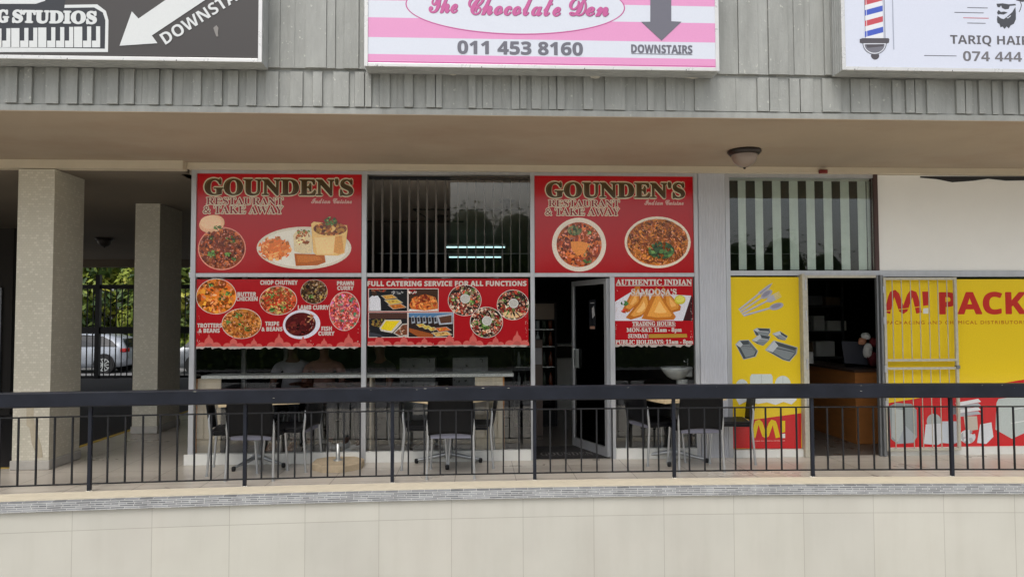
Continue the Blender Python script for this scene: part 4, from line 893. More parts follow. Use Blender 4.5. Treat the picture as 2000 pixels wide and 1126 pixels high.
# ================================================================== SECURITY GATES OF THE PACKAGING SHOP
gt = thing('security_gate', 'white barred security gate folded open flat against the yellow poster', 'gate', (PX(1800, 7.9), 7.9, 0))
Yg = 7.90; gx0, gx1 = PX(1729, Yg, 700), PX(1873, Yg, 700)
zt_ = atY(1800, 541, Yg).z; zb_ = 0.06; zm1 = atY(1800, 703, Yg).z; zm2 = atY(1800, 719, Yg).z
b = MB(); fr = 0.03
b.box(gx0, gx0+fr, Yg, Yg+fr, zb_, zt_, 0.003); b.box(gx1-fr, gx1, Yg, Yg+fr, zb_, zt_, 0.003)
for z in (zt_-fr, zm1-0.012, zm2-0.012, zb_): b.box(gx0+fr, gx1-fr, Yg+0.001, Yg+fr-0.001, z, z+0.026)
b.build('gate_frame', M_rustwhite, gt)
for i in range(7):
    X = gx0+fr+(gx1-gx0-2*fr)*(i+0.75)/7.5
    b = MB(); b.tube([(X, Yg+0.015, zm1+0.014), (X, Yg+0.015, zt_-fr)], 0.005, 6); b.tube([(X, Yg+0.015, zb_+0.026), (X, Yg+0.015, zm2-0.012)], 0.005, 6); b.build('bar', M_rustwhite, gt)
b = MB(); b.box(gx1-0.035, gx1+0.006, Yg-0.012, Yg+0.034, zm1-0.1, zm1-0.06, 0.004); b.build('lock', M_aludark, gt)
dfr = thing('door_frame', 'grey steel frame with hinges round the open packaging shop doorway', 'door frame', (4.2, 7.94, 0))
b = MB(); xa, xb = PX(1572, 7.94, 700), PX(1718, 7.94, 700)
b.box(xa-0.03, xa, 7.90, 7.967, 0.001, 2.075, 0.003); b.box(xa+0.001, xa+0.04, 7.92, 7.96, 0.001, 2.06, 0.003); b.box(xa+0.041, xb-0.03, 7.92, 7.96, 2.03, 2.06, 0.003)
b.build('steel_frame', M_rustwhite, dfr)
b = MB()
for dx in (-0.028, 0.0, 0.03): b.box(xb+dx, xb+dx+0.022, 7.885+abs(dx), 7.96, 0.001, 2.06, 0.003)
b.build('folded_trellis', M_aludark, dfr)
for z in (0.55, 0.95, 1.5, 1.85):
    b = MB(); b.box(xb+0.018, xb+0.045, 7.872, 7.884, z, z+0.08, 0.003); b.build('hinge', M_alu, dfr)
    b = MB(); b.box(xa+0.004, xa+0.02, 7.905, 7.919, z+.04, z+0.16, 0.003); b.build('hinge', M_alu, dfr)

# ================================================================== THINGS ON THE SOFFIT
def dome(loc, label, glass):
    t = thing('ceiling_lamp', label, 'lamp', loc)
    b = MB(); b.lathe([(0.0, 0.0), (0.165, 0.0), (0.17, -0.02), (0.15, -0.045), (0.135, -0.052)], loc, 32); b.build('collar', mat('bronze_collar', S(44, 38, 34), 0.4, metal=0.4), t)
    b = MB(); b.lathe([(0.132, -0.045), (0.128, -0.08), (0.11, -0.12), (0.075, -0.155), (0.035, -0.175), (0.0, -0.18)], loc, 32); b.build('glass_bowl', mat('frosted_bowl', S(138, 124, 114), 0.3) if glass else mat('dark_bowl', S(70, 64, 58), 0.5), t)  # the passage lamp gets a darker bowl colour
    b = MB(); b.lathe([(0.012, -0.172), (0.014, -0.186), (0.008, -0.195), (0.0, -0.196)], loc, 12); b.build('finial', mat('bronze_collar', S(44, 38, 34)), t)
dome((2.76, 7.12, 3.2995), 'frosted bowl ceiling lamp with a dark collar under the brown soffit', True)
dome((-7.45, 14.6, 3.1995), 'small dark ceiling lamp deep in the passage between the two columns', False)
p = atY(1607, 337, 7.89); b = MB(); b.box(p.x-0.045, p.x+0.045, 7.86, 7.899, p.z-0.012, p.z+0.03, 0.004); b.box(p.x-0.03, p.x+0.03, 7.85, 7.859, p.z-0.006, p.z+0.02, 0.002)
tag(b.build('junction_box', mat('red_enamel', S(120, 34, 28), 0.5, var=0.1), loc=(p.x, 7.88, p.z)), 'small dark red box on the header trim above the blinds', 'box')

# ================================================================== CAFE FURNITURE
def chair_proto():
    t = thing('cafe_chair', 'x', 'chair', (0, 0, 0), group='black cafe chairs round the outdoor tables')
    # chair faces +Y: backrest at y = -0.21
    def back(u, v):       # u -1..1 across, v 0..1 up
        x = u*(0.232-0.012*v*v); return Vector((x, -0.215-0.045*v-0.035*(1-u*u)*(0.4+v*0.6), 0.425+0.40*v))
    b = MB(); n_, m_ = 10, 8; vs = []
    for side in (0, 1):
        for j in range(m_+1):
            for i in range(n_+1):
                p = back(-1+2*i/n_, j/m_); vs.append((p.x, p.y-(0.012 if side else 0), p.z-(0.035*abs(-1+2*i/n_)**4 if j == m_ else 0)+(0.022*(1-abs(-1+2*i/n_)**2) if j == 0 else 0)))
    N = (n_+1)*(m_+1); fs = []
    for j in range(m_):
        for i in range(n_):
            a = j*(n_+1)+i; fs.append((a, a+1, a+n_+2, a+n_+1)); fs.append((N+a, N+a+n_+1, N+a+n_+2, N+a+1))
    for i in range(n_):
        a = i; fs.append((a, N+a, N+a+1, a+1)); a = m_*(n_+1)+i; fs.append((a, a+1, N+a+1, N+a))
    for j in range(m_):
        a = j*(n_+1); fs.append((a, a+n_+1, N+a+n_+1, N+a)); a += n_; fs.append((a, N+a, N+a+n_+1, a+n_+1))
    b.smooth = True; b.add(vs, fs); b.build('backrest', M_plastic, t)
    b = MB(); b.box(-0.215, 0.215, -0.20, 0.225, 0.435, 0.455, 0.008); b.box(-0.205, 0.205, 0.19, 0.215, 0.395, 0.434, 0.006); b.box(-0.215, -0.2, -0.19, 0.2, 0.40, 0.434, 0.004); b.box(0.2, 0.215, -0.19, 0.2, 0.40, 0.434, 0.004); b.build('seat', M_plastic, t)
    b = MB(); b.box(-0.2, 0.2, -0.215, -0.2005, 0.392, 0.45, 0.005); b.build('seat_apron', M_plasticg, t)
    for sx in (-1, 1):
        b = MB(); b.tube([(sx*0.235, -0.245, 0.0), (sx*0.226, -0.215, 0.40), (sx*0.232, -0.226, 0.50), (sx*0.228, -0.232, 0.57), (sx*0.214, -0.228, 0.63)], [0.012, 0.0125, 0.0125, 0.011, 0.007], 10); b.tube([(sx*0.235, -0.245, 0.0), (sx*0.235, -0.245, 0.012)], 0.016, 10)
        b.build('leg', M_leg, t)
        b = MB(); b.tube([(sx*0.225, 0.235, 0.0), (sx*0.205, 0.205, 0.42)], 0.012, 10); b.tube([(sx*0.225, 0.235, 0.0), (sx*0.225, 0.235, 0.012)], 0.016, 10); b.build('leg', M_leg, t)
    return t
def table_proto():
    t = thing('cafe_table', 'x', 'table', (0, 0, 0), group='square cafe tables on the walkway')
    b = MB(); b.box(-0.4, 0.4, -0.4, 0.4, 0.685, 0.72, 0.004); b.build('tabletop', M_wood, t)
    b = MB(); b.lathe([(0.03, 0.10), (0.036, 0.11), (0.036, 0.67), (0.09, 0.675), (0.09, 0.684), (0, 0.684)], (0, 0, 0), 16); b.lathe([(0, 0.06), (0.045, 0.06), (0.045, 0.12), (0.034, 0.125)], (0, 0, 0), 16); b.build('pedestal', M_leg, t)
    for k in range(4):
        a = pi/4+k*pi/2; c, s_ = cos(a), sin(a)
        b = MB(); b.tube([(0.03*c, 0.03*s_, 0.095), (0.2*c, 0.2*s_, 0.06), (0.34*c, 0.34*s_, 0.035)], [0.024, 0.02, 0.013], 8)
        f_ = b.build('foot', M_leg, t)
        b = MB(); b.lathe([(0.0, 0.05), (0.02, 0.045), (0.022, 0.02), (0.018, 0.0), (0, 0)], (0.35*c, 0.35*s_, 0.001), 10); b.build('glide', M_rubber, f_)
    return t
tp = table_proto(); cp = chair_proto(); used = {'t': 0, 'c': 0}
def put(proto, key, x, y, rz, label):
    o = proto if not used[key] else copy_tree(proto)
    used[key] = 1; o.location = (x, y, 0); o.rotation_euler = (0, 0, rz); o['label'] = label; return o
def mid(p, q): return ((p.x+q.x)/2, (p.y+q.y)/2)
t1 = atZ(508, 907, 0); t2 = atZ(876, 903, 0); t3 = atZ(1335, 898, 0)
put(tp, 't', t1.x-0.02, t1.y, R_(18), 'pale square cafe table nearest the passage, on a four-footed metal pedestal')
put(tp, 't', t2.x, t2.y, R_(45), 'pale square cafe table between the concrete parasol base and the open restaurant door')
put(tp, 't', t3.x-0.1, t3.y, R_(20), 'pale square cafe table beside the ribbed pilaster')
def ch(x, y, rz, label): put(cp, 'c', x, y, R_(rz), label)
q = atZ(489, 939, 0); ch(q.x, q.y+0.245, -3, 'black cafe chair with its back to the railing at the table nearest the passage')
q = atZ(420, 917, 0); ch(q.x+0.22, q.y-0.03, -78, 'black cafe chair on the passage side of the table nearest the passage')
q = atZ(607, 911, 0); ch(q.x-0.20, q.y+0.0, 82, 'black cafe chair between the table nearest the passage and the concrete parasol base')
q = atZ(880, 935, 0); ch(q.x, q.y+0.245, 0, 'black cafe chair with its back to the railing in front of the restaurant counter window')
q = atZ(789, 908, 0); ch(q.x+0.22, q.y, -84, 'black cafe chair just right of the concrete parasol base, facing the table before the door')
q = atZ(963, 905, 0); ch(q.x-0.23, q.y, 86, 'black cafe chair beside the travertine counter panel, nearest the open restaurant door')
q = atZ(1371, 922, 0); ch(q.x+0.0, q.y+0.245, 0, 'black cafe chair with its back to the railing in front of the ribbed pilaster')
q = atZ(1242, 899, 0); ch(q.x+0.22, q.y, -72, 'black cafe chair below the trading hours poster, next to the door jamb')
q = atZ(1462, 897, 0); ch(q.x-0.23, q.y, 80, 'black cafe chair standing in front of the narrow yellow poster')
# parasol base
q = atZ(660, 912, 0)
pb = thing('parasol_base', 'octagonal tan concrete parasol base with a short empty galvanised tube', 'parasol base', (q.x, q.y, 0))
b = MB(); pts = [(q.x+0.285*cos(pi/8+i*pi/4), q.y+0.285*sin(pi/8+i*pi/4)) for i in range(8)]
vs = [(x, y, 0.001) for x, y in pts]+[(x, y, 0.062) for x, y in pts]+[(q.x+(x-q.x)*0.93, q.y+(y-q.y)*0.93, 0.075) for x, y in pts]
b.add(vs, [[i, (i+1) % 8, 8+(i+1) % 8, 8+i] for i in range(8)]+[[8+i, 8+(i+1) % 8, 16+(i+1) % 8, 16+i] for i in range(8)]+[list(range(16, 24)), list(range(7, -1, -1))]); b.build('slab', M_conc, pb)
b = MB(); b.lathe([(0.05, 0.076), (0.05, 0.081), (0.024, 0.082), (0.022, 0.25), (0.018, 0.252), (0.018, 0.12)], (q.x, q.y, 0), 16); b.build('tube', M_galv, pb)
# door mat
mt = thing('door_mat', 'black door mat with faint grey lettering in the open restaurant doorway', 'mat', (1.08, 8.2, 0))
b = MB(); b.box(0.67, 1.50, 8.04, 8.75, 0.0, 0.012, 0.003); b.build('mat', mat('black_coir', S(30, 28, 28), 0.95, var=0.2, scale=60, bump=0.5), mt)
vs, fs = text2d("GOUNDEN'S", 'serif'); x0_ = min(v[0] for v in vs); x1_ = max(v[0] for v in vs); b = MB()
b.add([(0.74+(x-x0_)/(x1_-x0_)*0.70, 8.16+y*0.26, 0.0135) for x, y in vs], fs); b.build('lettering', mat('grey_letters', S(96, 94, 92), 0.9), mt)

# ================================================================== RESTAURANT INTERIOR
wc = thing('window_counter', 'grey granite counter shelf on travertine panels running along inside the restaurant windows', 'counter', (-1.5, 8.2, 0))
zc = atY(700, 733, 8.16).z
b = MB(); b.box(-3.05, PX(1003, 8.1, 727), 8.08, 8.42, zc-0.018, zc+0.018, 0.003); b.build('countertop', M_granite, wc)
b = MB(); b.box(PX(386, 8.12, 820), PX(431, 8.12, 820), 8.11, 8.13, 0.10, zc-0.019); pn = b.build('support_panel', M_panel, wc)
b = MB(); b.box(PX(928, 8.12, 820), PX(982, 8.12, 820), 8.11, 8.13, 0.10, zc-0.019); b.build('support_panel', M_panelv, wc)
b = MB(); b.box(PX(982, 8.12, 820)+0.001, PX(982, 8.12, 820)+0.018, 8.105, 8.4, 0.10, zc-0.019); b.box(PX(386, 8.12, 820)-0.016, PX(386, 8.12, 820)-0.001, 8.105, 8.4, 0.10, zc-0.019); b.build('panel_edge', M_chip, wc)
b = MB(); b.box(-1.2, -1.18, 8.11, 8.4, 0.0, zc-0.019); b.build('support_panel', M_panel, wc)
# wash basin
q = atY(1332, 742, 8.7)
wbn = thing('wash_basin', 'white ceramic wash basin with a small tap behind the window under the hours poster', 'basin', (q.x, 8.75, 0))
b = MB(); q0 = atY(1322, 717, 8.42); b.lathe([(0.0, -0.15), (0.06, -0.145), (0.12, -0.11), (0.165, -0.055), (0.20, 0.0), (0.19, 0.006), (0.175, -0.01), (0.11, -0.08), (0.0, -0.1)], (q0.x, 8.42, q0.z), 28, 1.0, 0.8)
b.box(q0.x+0.08, q0.x+0.2, 8.34, 8.58, q0.z-0.11, q0.z+0.012, 0.02); b.build('bowl', M_ceramic, wbn)
b = MB(); b.lathe([(0.075, q0.z-0.14), (0.06, q0.z-0.3), (0.065, 0.1), (0.09, 0.0)], (q0.x+0.07, 8.45, 0), 18); b.build('pedestal', M_ceramic, wbn)
b = MB(); b.tube([(q0.x+0.13, 8.40, q0.z+0.012), (q0.x+0.13, 8.40, q0.z+0.07), (q0.x+0.08, 8.38, q0.z+0.075)], [0.012, 0.011, 0.009], 8); b.tube([(q0.x+0.13, 8.40, q0.z+0.07), (q0.x+0.13, 8.40, q0.z+0.1)], 0.01, 8); b.build('tap', M_chrome, wbn)
# fridge behind the door
fx0, fx1 = PX(1050, 10.4, 700), PX(1084, 10.4, 700); fz = atY(1066, 590, 10.4).z
fr_ = thing('drinks_fridge', 'tall black drinks fridge with lit shelves of bottles seen through the open door', 'fridge', ((fx0+fx1)/2, 10.6, 0))
b = MB(); b.box(fx0-0.35, fx0-0.32, 10.4, 11.0, 0, fz); b.box(fx1, fx1+0.03, 10.4, 11.0, 0, fz); b.box(fx0-0.319, fx1-0.001, 10.97, 11.0, 0, fz); b.box(fx0-0.319, fx1-0.001, 10.4, 10.969, fz-0.27, fz); b.box(fx0-0.319, fx1-0.001, 10.4, 10.969, 0, 0.25); b.build('cabinet', M_plastic, fr_)
b = MB(); b.box(fx0-0.31, fx1-0.01, 10.385, 10.399, fz-0.25, fz-0.02); b.build('header_panel', mat('brown_header', S(110, 96, 80), 0.4, var=0.1), fr_)
for z in (0.55, 0.85, 1.15, 1.4):
    b = MB(); b.box(fx0-0.319, fx1-0.001, 10.45, 10.96, z, z+0.012); sh_ = b.build('shelf', M_galv, fr_)
    for i in range(6):
        xx = fx0-0.27+i*0.095
        if xx > fx1-0.04: break
        b = MB(); b.lathe([(0.0, 0), (0.032, 0.0), (0.032, 0.13), (0.012, 0.18), (0.012, 0.215), (0.0, 0.215)], (xx, 10.52, z+0.0125), 10)
        tag(b.build('bottle', mat('bottle_%d' % (i % 3), [S(150, 160, 160), S(60, 70, 60), S(110, 60, 40)][i % 3], 0.15), loc=(xx, 10.52, z+0.0125)), 'small drink bottle standing on a shelf of the drinks fridge', 'bottle', 'bottles in the drinks fridge')
# notice sheet on the wall by the door, service counter inside
b = MB(); p = atY(1051, 695, 9.6); b.box(p.x-0.08, p.x+0.06, 9.6, 9.9, 0, p.z+0.22); sc_ = b.build('partition', mat('brown_partition', S(84, 70, 62), 0.6, var=0.1), bd)
b = MB(); b.box(p.x-0.06, p.x+0.05, 9.594, 9.599, p.z-0.11, p.z+0.11); tag(b.build('notice', mat('grey_notice', S(140, 138, 140), 0.6, var=0.06, scale=40), loc=(p.x, 9.6, p.z)), 'small grey paper notice on the partition inside the restaurant door', 'notice')
sv = thing('service_counter', 'dark service counter with a pale front deep inside the restaurant', 'counter', (1.2, 13, 0))
b = MB(); b.box(-0.5, 2.4, 13.0, 13.6, 0, 1.05); b.build('body', M_dark, sv)
b = MB(); b.box(-0.55, 2.45, 12.95, 13.65, 1.051, 1.09, 0.004); b.build('top', M_granite, sv)
b = MB(); b.box(1.1, 1.8, 12.3, 12.7, 0.0, 0.86); b.box(1.12, 1.78, 12.29, 12.3, 0.05, 0.8); tag(b.build('chest_freezer', M_white, loc=(1.45, 12.5, 0)), 'low white chest freezer inside the restaurant behind the door glass', 'freezer')
# foil trays of food on the back counter
for i, xx in enumerate((-1.0, -0.1)):
    b = MB(); b.box(xx-0.3, xx+0.3, 12.2, 12.6, 0, 0.9); tag(b.build('warming_cabinet', mat('steel_sheet', S(150, 152, 154), 0.3, metal=0.7, var=0.2, scale=9), loc=(xx, 12.4, 0)), ('steel warming cabinet inside, behind the middle of the counter window', 'steel warming cabinet inside, nearer the open restaurant door')[i], 'cabinet')
# fluorescent tubes, lit
M_tube = mat('lit_tube', (0.62, 0.95, 0.95), 0.4, emit=0.9)
for (px0, px1, py, Y, lab) in ((868, 989, 482.5, 14.2, 'lit fluorescent tube under the restaurant ceiling, upper of two'), (875, 981, 502, 16.6, 'lit fluorescent tube deeper in the restaurant, lower of two')):
    a, c = atY(px0, py, Y), atY(px1, py, Y)
    t = thing('fluorescent_light', lab, 'light', ((a.x+c.x)/2, Y, a.z), group='lit fluorescent tubes')
    b = MB(); b.box(a.x, c.x, Y-0.03, Y+0.03, a.z+0.03, a.z+0.08); b.tube([((a.x+c.x)/2, Y, a.z+0.08), ((a.x+c.x)/2, Y, 3.2)], 0.006, 6); b.build('batten', M_white, t)
    b = MB(); b.tube([(a.x+0.03, Y, a.z), (c.x-0.03, Y, a.z)], 0.014, 10); b.build('tube', M_tube, t)
    b = MB(); b.box(a.x, a.x+0.03, Y-0.015, Y+0.015, a.z-0.02, a.z+0.03); b.box(c.x-0.03, c.x, Y-0.015, Y+0.015, a.z-0.02, a.z+0.03); b.build('socket', M_white, t)
# conduits and fans on the restaurant ceiling
b = MB(); b.tube([(-0.9, 10.2, 3.14), (0.7, 10.2, 3.14)], 0.012, 6); b.tube([(-1.9, 11.5, 3.14), (-0.2, 11.5, 3.14)], 0.012, 6); b.tube([(-0.9, 10.2, 3.14), (-0.7, 11.5, 3.14)], 0.008, 6); b.build('conduit', M_dark, bd)
for (x, y) in ((-0.55, 11.2), (0.42, 9.7)):
    b = MB(); b.lathe([(0.0, 3.199), (0.11, 3.195), (0.1, 3.17), (0.06, 3.16), (0.05, 3.08), (0.0, 3.07)], (x, y, 0), 16); tag(b.build('ceiling_spotlight', M_dark, loc=(x, y, 3.2)), ('dark unlit spotlight on the restaurant ceiling behind the bars', 'dark unlit spotlight on the restaurant ceiling behind the fixed pane')[x > 0], 'spotlight')

# ---- seated people -------------------------------------------------------------
def skin_obj(name, verts, edges, radii, m, parent, lv=2, root=0):
    me = bpy.data.meshes.new(name); me.from_pydata([tuple(v) for v in verts], edges, [])
    me.materials.append(m)
    o = bpy.data.objects.new(name, me); COL.objects.link(o)
    if parent: o.parent = parent
    md = o.modifiers.new('skin', 'SKIN'); md.use_smooth_shade = True; md.branch_smoothing = 0.4
    for i, r_ in enumerate(radii):
        d = me.skin_vertices[0].data[i]; d.radius = r_ if isinstance(r_, tuple) else (r_, r_); d.use_root = (i == root)
    s_ = o.modifiers.new('sub', 'SUBSURF'); s_.levels = lv; s_.render_levels = lv
    return o
PN = [0]
def person(label, loc, rz, skin, shirt, trouser, shoe, reach=((-0.12, 0.36, 0.78), (0.12, 0.36, 0.78)), seat=0.45):
    t = thing('person', label, 'person', loc, rz)
    PN[0] += 1; K = str(PN[0]); Z = seat+0.09                 # hip height; faces +Y locally
    V = []; E = []; Rr = []
    def add(p, r_, link=None):
        V.append(p); Rr.append(r_)
        if link is not None: E.append((link, len(V)-1))
        return len(V)-1
    pel = add((0, 0, Z), (0.15, 0.11)); bel = add((0, 0.0, Z+0.18), (0.135, 0.1), pel); chs = add((0, -0.02, Z+0.36), (0.15, 0.105), bel); shl = add((0, -0.02, Z+0.47), (0.1, 0.075), chs)
    nk = add((0, 0.0, Z+0.56), 0.052, shl); jaw = add((0, 0.02, Z+0.64), (0.066, 0.078), nk); hd = add((0, 0.01, Z+0.73), (0.076, 0.095), jaw); tp_ = add((0, 0.0, Z+0.80), (0.055, 0.07), hd)
    for s_, (rx, ry, rz_) in zip((-1, 1), reach):
        sh = add((s_*0.19, -0.02, Z+0.43), 0.056, shl); el = add((s_*0.25, 0.08, Z+0.17), 0.041, sh); wr = add((rx+s_*0.02, ry-0.03, rz_), 0.027, el)
        pm = add((rx, ry+0.05, rz_), (0.034, 0.018), wr)
        for k in range(4):
            f1 = add((rx-0.027+0.018*k, ry+0.105+0.006*(k in (1, 2)), rz_), 0.0085, pm); add((rx-0.03+0.02*k, ry+0.135+0.01*(k in (1, 2)), rz_-0.012), 0.007, f1)
        f1 = add((rx-s_*0.045, ry+0.06, rz_), 0.0095, wr); add((rx-s_*0.055, ry+0.09, rz_-0.004), 0.008, f1)
        hp = add((s_*0.1, 0.06, Z-0.01), 0.082, pel); kn = add((s_*0.12, 0.43, Z+0.0), 0.058, hp); an = add((s_*0.12, 0.42, 0.09), 0.038, kn); add((s_*0.125, 0.52, 0.04), (0.04, 0.03), an)
    skin_obj('body', V, E, Rr, mat('skin_'+K, skin, 0.5, var=0.05, scale=20), t)
    # shirt with short sleeves
    v2 = [(0, 0, Z-0.02), (0, 0.0, Z+0.18), (0, -0.02, Z+0.36), (0, -0.02, Z+0.465), (0, -0.005, Z+0.52), (-0.19, -0.02, Z+0.43), (-0.235, 0.04, Z+0.28), (0.19, -0.02, Z+0.43), (0.235, 0.04, Z+0.28)]
    skin_obj('shirt', v2, [(0, 1), (1, 2), (2, 3), (3, 4), (3, 5), (5, 6), (3, 7), (7, 8)], [(0.175, 0.13), (0.165, 0.125), (0.172, 0.125), (0.125, 0.09), (0.07, 0.062), 0.07, 0.064, 0.07, 0.064], mat('cotton_'+K, shirt, 0.85, var=0.06, scale=12, bump=0.3), t)
    for s_ in (-1, 1):
        skin_obj('trouser_leg', [(s_*0.085, 0.0, Z-0.01), (s_*0.105, 0.2, Z), (s_*0.12, 0.44, Z), (s_*0.12, 0.43, 0.12)], [(0, 1), (1, 2), (2, 3)], [0.105, 0.092, 0.07, 0.055], mat('trousers_'+K, trouser, 0.9, var=0.1, scale=20), t)
        b = MB(); ox, oy = s_*0.125, 0.47
        prof = [(-0.09, 0.0, 0.035, 0.09), (-0.03, 0.0, 0.042, 0.1), (0.05, 0.0, 0.047, 0.075), (0.12, 0.0, 0.045, 0.055), (0.165, 0.0, 0.025, 0.035)]
        vs = []
        for (dy, z0, hw, h) in prof: vs += [(ox-hw, oy+dy, 0.001), (ox+hw, oy+dy, 0.001), (ox+hw*0.9, oy+dy, h*0.6), (ox+hw*0.4, oy+dy, h), (ox-hw*0.4, oy+dy, h), (ox-hw*0.9, oy+dy, h*0.6)]
        fs = []
        for i in range(len(prof)-1):
            for k in range(6): fs.append((i*6+k, i*6+(k+1) % 6, i*6+6+(k+1) % 6, i*6+6+k))
        fs += [[5, 4, 3, 2, 1, 0], list(range(len(vs)-6, len(vs)))]
        for i, v in enumerate(vs): vs[i] = v
        b2 = bpy.data.meshes.new('shoe'); b2.from_pydata(vs, [], fs); b2.materials.append(mat('shoe_'+K, shoe, 0.5, var=0.05)); so_ = bpy.data.objects.new('shoe', b2); COL.objects.link(so_); so_.parent = t
    # face and hair
    b = MB()
    b.lathe([(0.0, 0.115), (0.05, 0.105), (0.082, 0.07), (0.092, 0.02), (0.088, -0.02), (0.08, -0.05)], (0, -0.012, Z+0.76), 16, 0.92, 1.12, pi*0.0, 2*pi)
    hm = bpy.data.meshes.new('hair'); vs = [(x, y if z > Z+0.78 else min(y, 0.045), z) for x, y, z in b.v]; hm.from_pydata(vs, [], b.f); hm.materials.append(mat('black_hair', S(20, 18, 17), 0.7)); ho = bpy.data.objects.new('hair', hm); COL.objects.link(ho); ho.parent = t
    fm = MB(); 
    for s_ in (-1, 1):
        fm.lathe([(0, 0.009), (0.006, 0.006), (0.009, 0), (0.006, -0.006), (0, -0.009)], (s_*0.031, 0.098, Z+0.715), 8)
    me = bpy.data.meshes.new('eye'); me.from_pydata(fm.v, [], fm.f); me.materials.append(mat('eye_dark', S(40, 30, 26), 0.2)); eo = bpy.data.objects.new('eye', me); COL.objects.link(eo); eo.parent = t
    fm = MB(); fm.tube([(0, 0.098, Z+0.715), (0, 0.118, Z+0.685), (0, 0.1, Z+0.672)], [0.008, 0.015, 0.006], 8); fm.tube([(-0.022, 0.095, Z+0.642), (0, 0.104, Z+0.642), (0.022, 0.095, Z+0.642)], [0.003, 0.006, 0.003], 6)
    for s_ in (-1, 1): fm.tube([(s_*0.078, -0.01, Z+0.68), (s_*0.088, -0.015, Z+0.705), (s_*0.08, -0.02, Z+0.73)], [0.008, 0.014, 0.008], 6)
    me = bpy.data.meshes.new('face'); me.from_pydata(fm.v, [], fm.f); me.materials.append(MATS['skin_'+K]); eo = bpy.data.objects.new('face', me); COL.objects.link(eo); eo.parent = t
    return t
DSK = S(92, 58, 44)
qa = atY(572, 730, 9.35); qb = atY(631, 730, 9.3); qc = atY(745, 730, 9.2)
person('person in a white t-shirt seated behind the window counter at an inside table', (qa.x, 9.35, 0), pi, DSK, S(150, 150, 158), S(40, 42, 50), S(180, 130, 90))
person('person in a dusty pink t-shirt seated beside the one in white', (qb.x+0.02, 9.28, 0), pi+0.1, S(112, 72, 56), S(132, 96, 86), S(40, 38, 40), S(200, 198, 196))
person('person in black with white trainers seated behind the catering window, arm on the table', (qc.x, 9.1, 0), pi-0.75, DSK, S(34, 32, 34), S(34, 34, 40), S(226, 228, 230), reach=((-0.05, 0.40, 0.80), (0.18, 0.38, 0.80)))
def inside_seat(x, y, label):
    t = thing('stool', label, 'stool', (x, y, 0), group='stools inside the restaurant')
    b = MB(); b.lathe([(0, 0.41), (0.17, 0.41), (0.18, 0.42), (0.175, 0.44), (0, 0.445)], (x, y, 0), 20); b.build('seat', M_plastic, t)
    for k in range(4):
        a = pi/4+k*pi/2; b = MB(); b.tube([(x+0.12*cos(a), y+0.12*sin(a), 0.41), (x+0.18*cos(a), y+0.18*sin(a), 0.0)], 0.011, 8); b.build('leg', M_leg, t)
inside_seat(qa.x, 9.40, 'low stool under the person in the white t-shirt'); inside_seat(qb.x+0.02, 9.33, 'low stool under the person in the pink t-shirt'); inside_seat(qc.x, 9.14, 'low stool under the person in black')
for (x, y, lab) in ((-1.9, 8.85, 'pale cafe table inside, in front of the two seated people'), (-0.62, 8.80, 'pale cafe table inside, at the arm of the person in black')):
    o = copy_tree(tp); o.location = (x, y, 0); o.rotation_euler = (0, 0, R_(15)); o.scale = (0.85, 0.85, 1); o['label'] = lab; o['group'] = 'tables inside the restaurant'

# ================================================================== PACKAGING SHOP INTERIOR
A = atZ(1673, 867, 0); Bq = atZ(1590, 838, 0); Cc = atZ(1716, 868, 0)
wcn = thing('sales_counter', 'orange veneer sales counter with a dark top inside the packaging shop', 'counter', (A.x, A.y, 0))
d1 = (Bq-A).normalized(); n1 = Vector((d1.y, -d1.x, 0)); 
if n1.y < 0: n1 = -n1
pA = A; pB = A+d1*1.9; pC = Vector((A.x+0.38, A.y+0.02, 0)); pD = pC+d1*1.9
zt = atY(1690, 722, A.y).z
b = MB(); b.prism([(p.x, p.y, 0.002) for p in (pA, pC, pD, pB)], (0, 0, zt-0.03)); b.build('carcass', M_counterwood, wcn)
b = MB(); o_ = 0.025; b.prism([(pA.x-o_, pA.y-o_, zt-0.0275), (pC.x+o_, pC.y-o_, zt-0.0275), (pD.x+o_, pD.y, zt-0.0275), (pB.x-o_, pB.y, zt-0.0275)], (0, 0, 0.03)); b.build('top', mat('dark_worktop', S(70, 54, 44), 0.4, var=0.1), wcn)
p = atY(1672, 697, A.y+0.5)
mo = thing('display_screen', 'dark flat screen standing at an angle on the packaging shop counter', 'screen', (p.x, p.y, zt))
b = MB(); c_, s_ = cos(0.25), sin(0.25); hw = 0.14
b.prism([(p.x-hw*c_, p.y+hw*s_, zt+0.05), (p.x+hw*c_, p.y-hw*s_, zt+0.03), (p.x+(hw-.03)*c_, p.y-hw*s_, zt+0.33), (p.x-(hw+.04)*c_, p.y+hw*s_, zt+0.34)], (0.01, 0.035, 0)); b.build('panel', mat('slate_panel', S(66, 68, 78), 0.5), mo)
b = MB(); b.box(p.x-0.09, p.x+0.09, p.y-0.02, p.y+0.14, zt+0.0035, zt+0.016, 0.003); b.tube([(p.x, p.y+0.06, zt+0.014), (p.x, p.y+0.045, zt+0.16)], 0.018, 8); b.build('stand', M_plastic, mo)
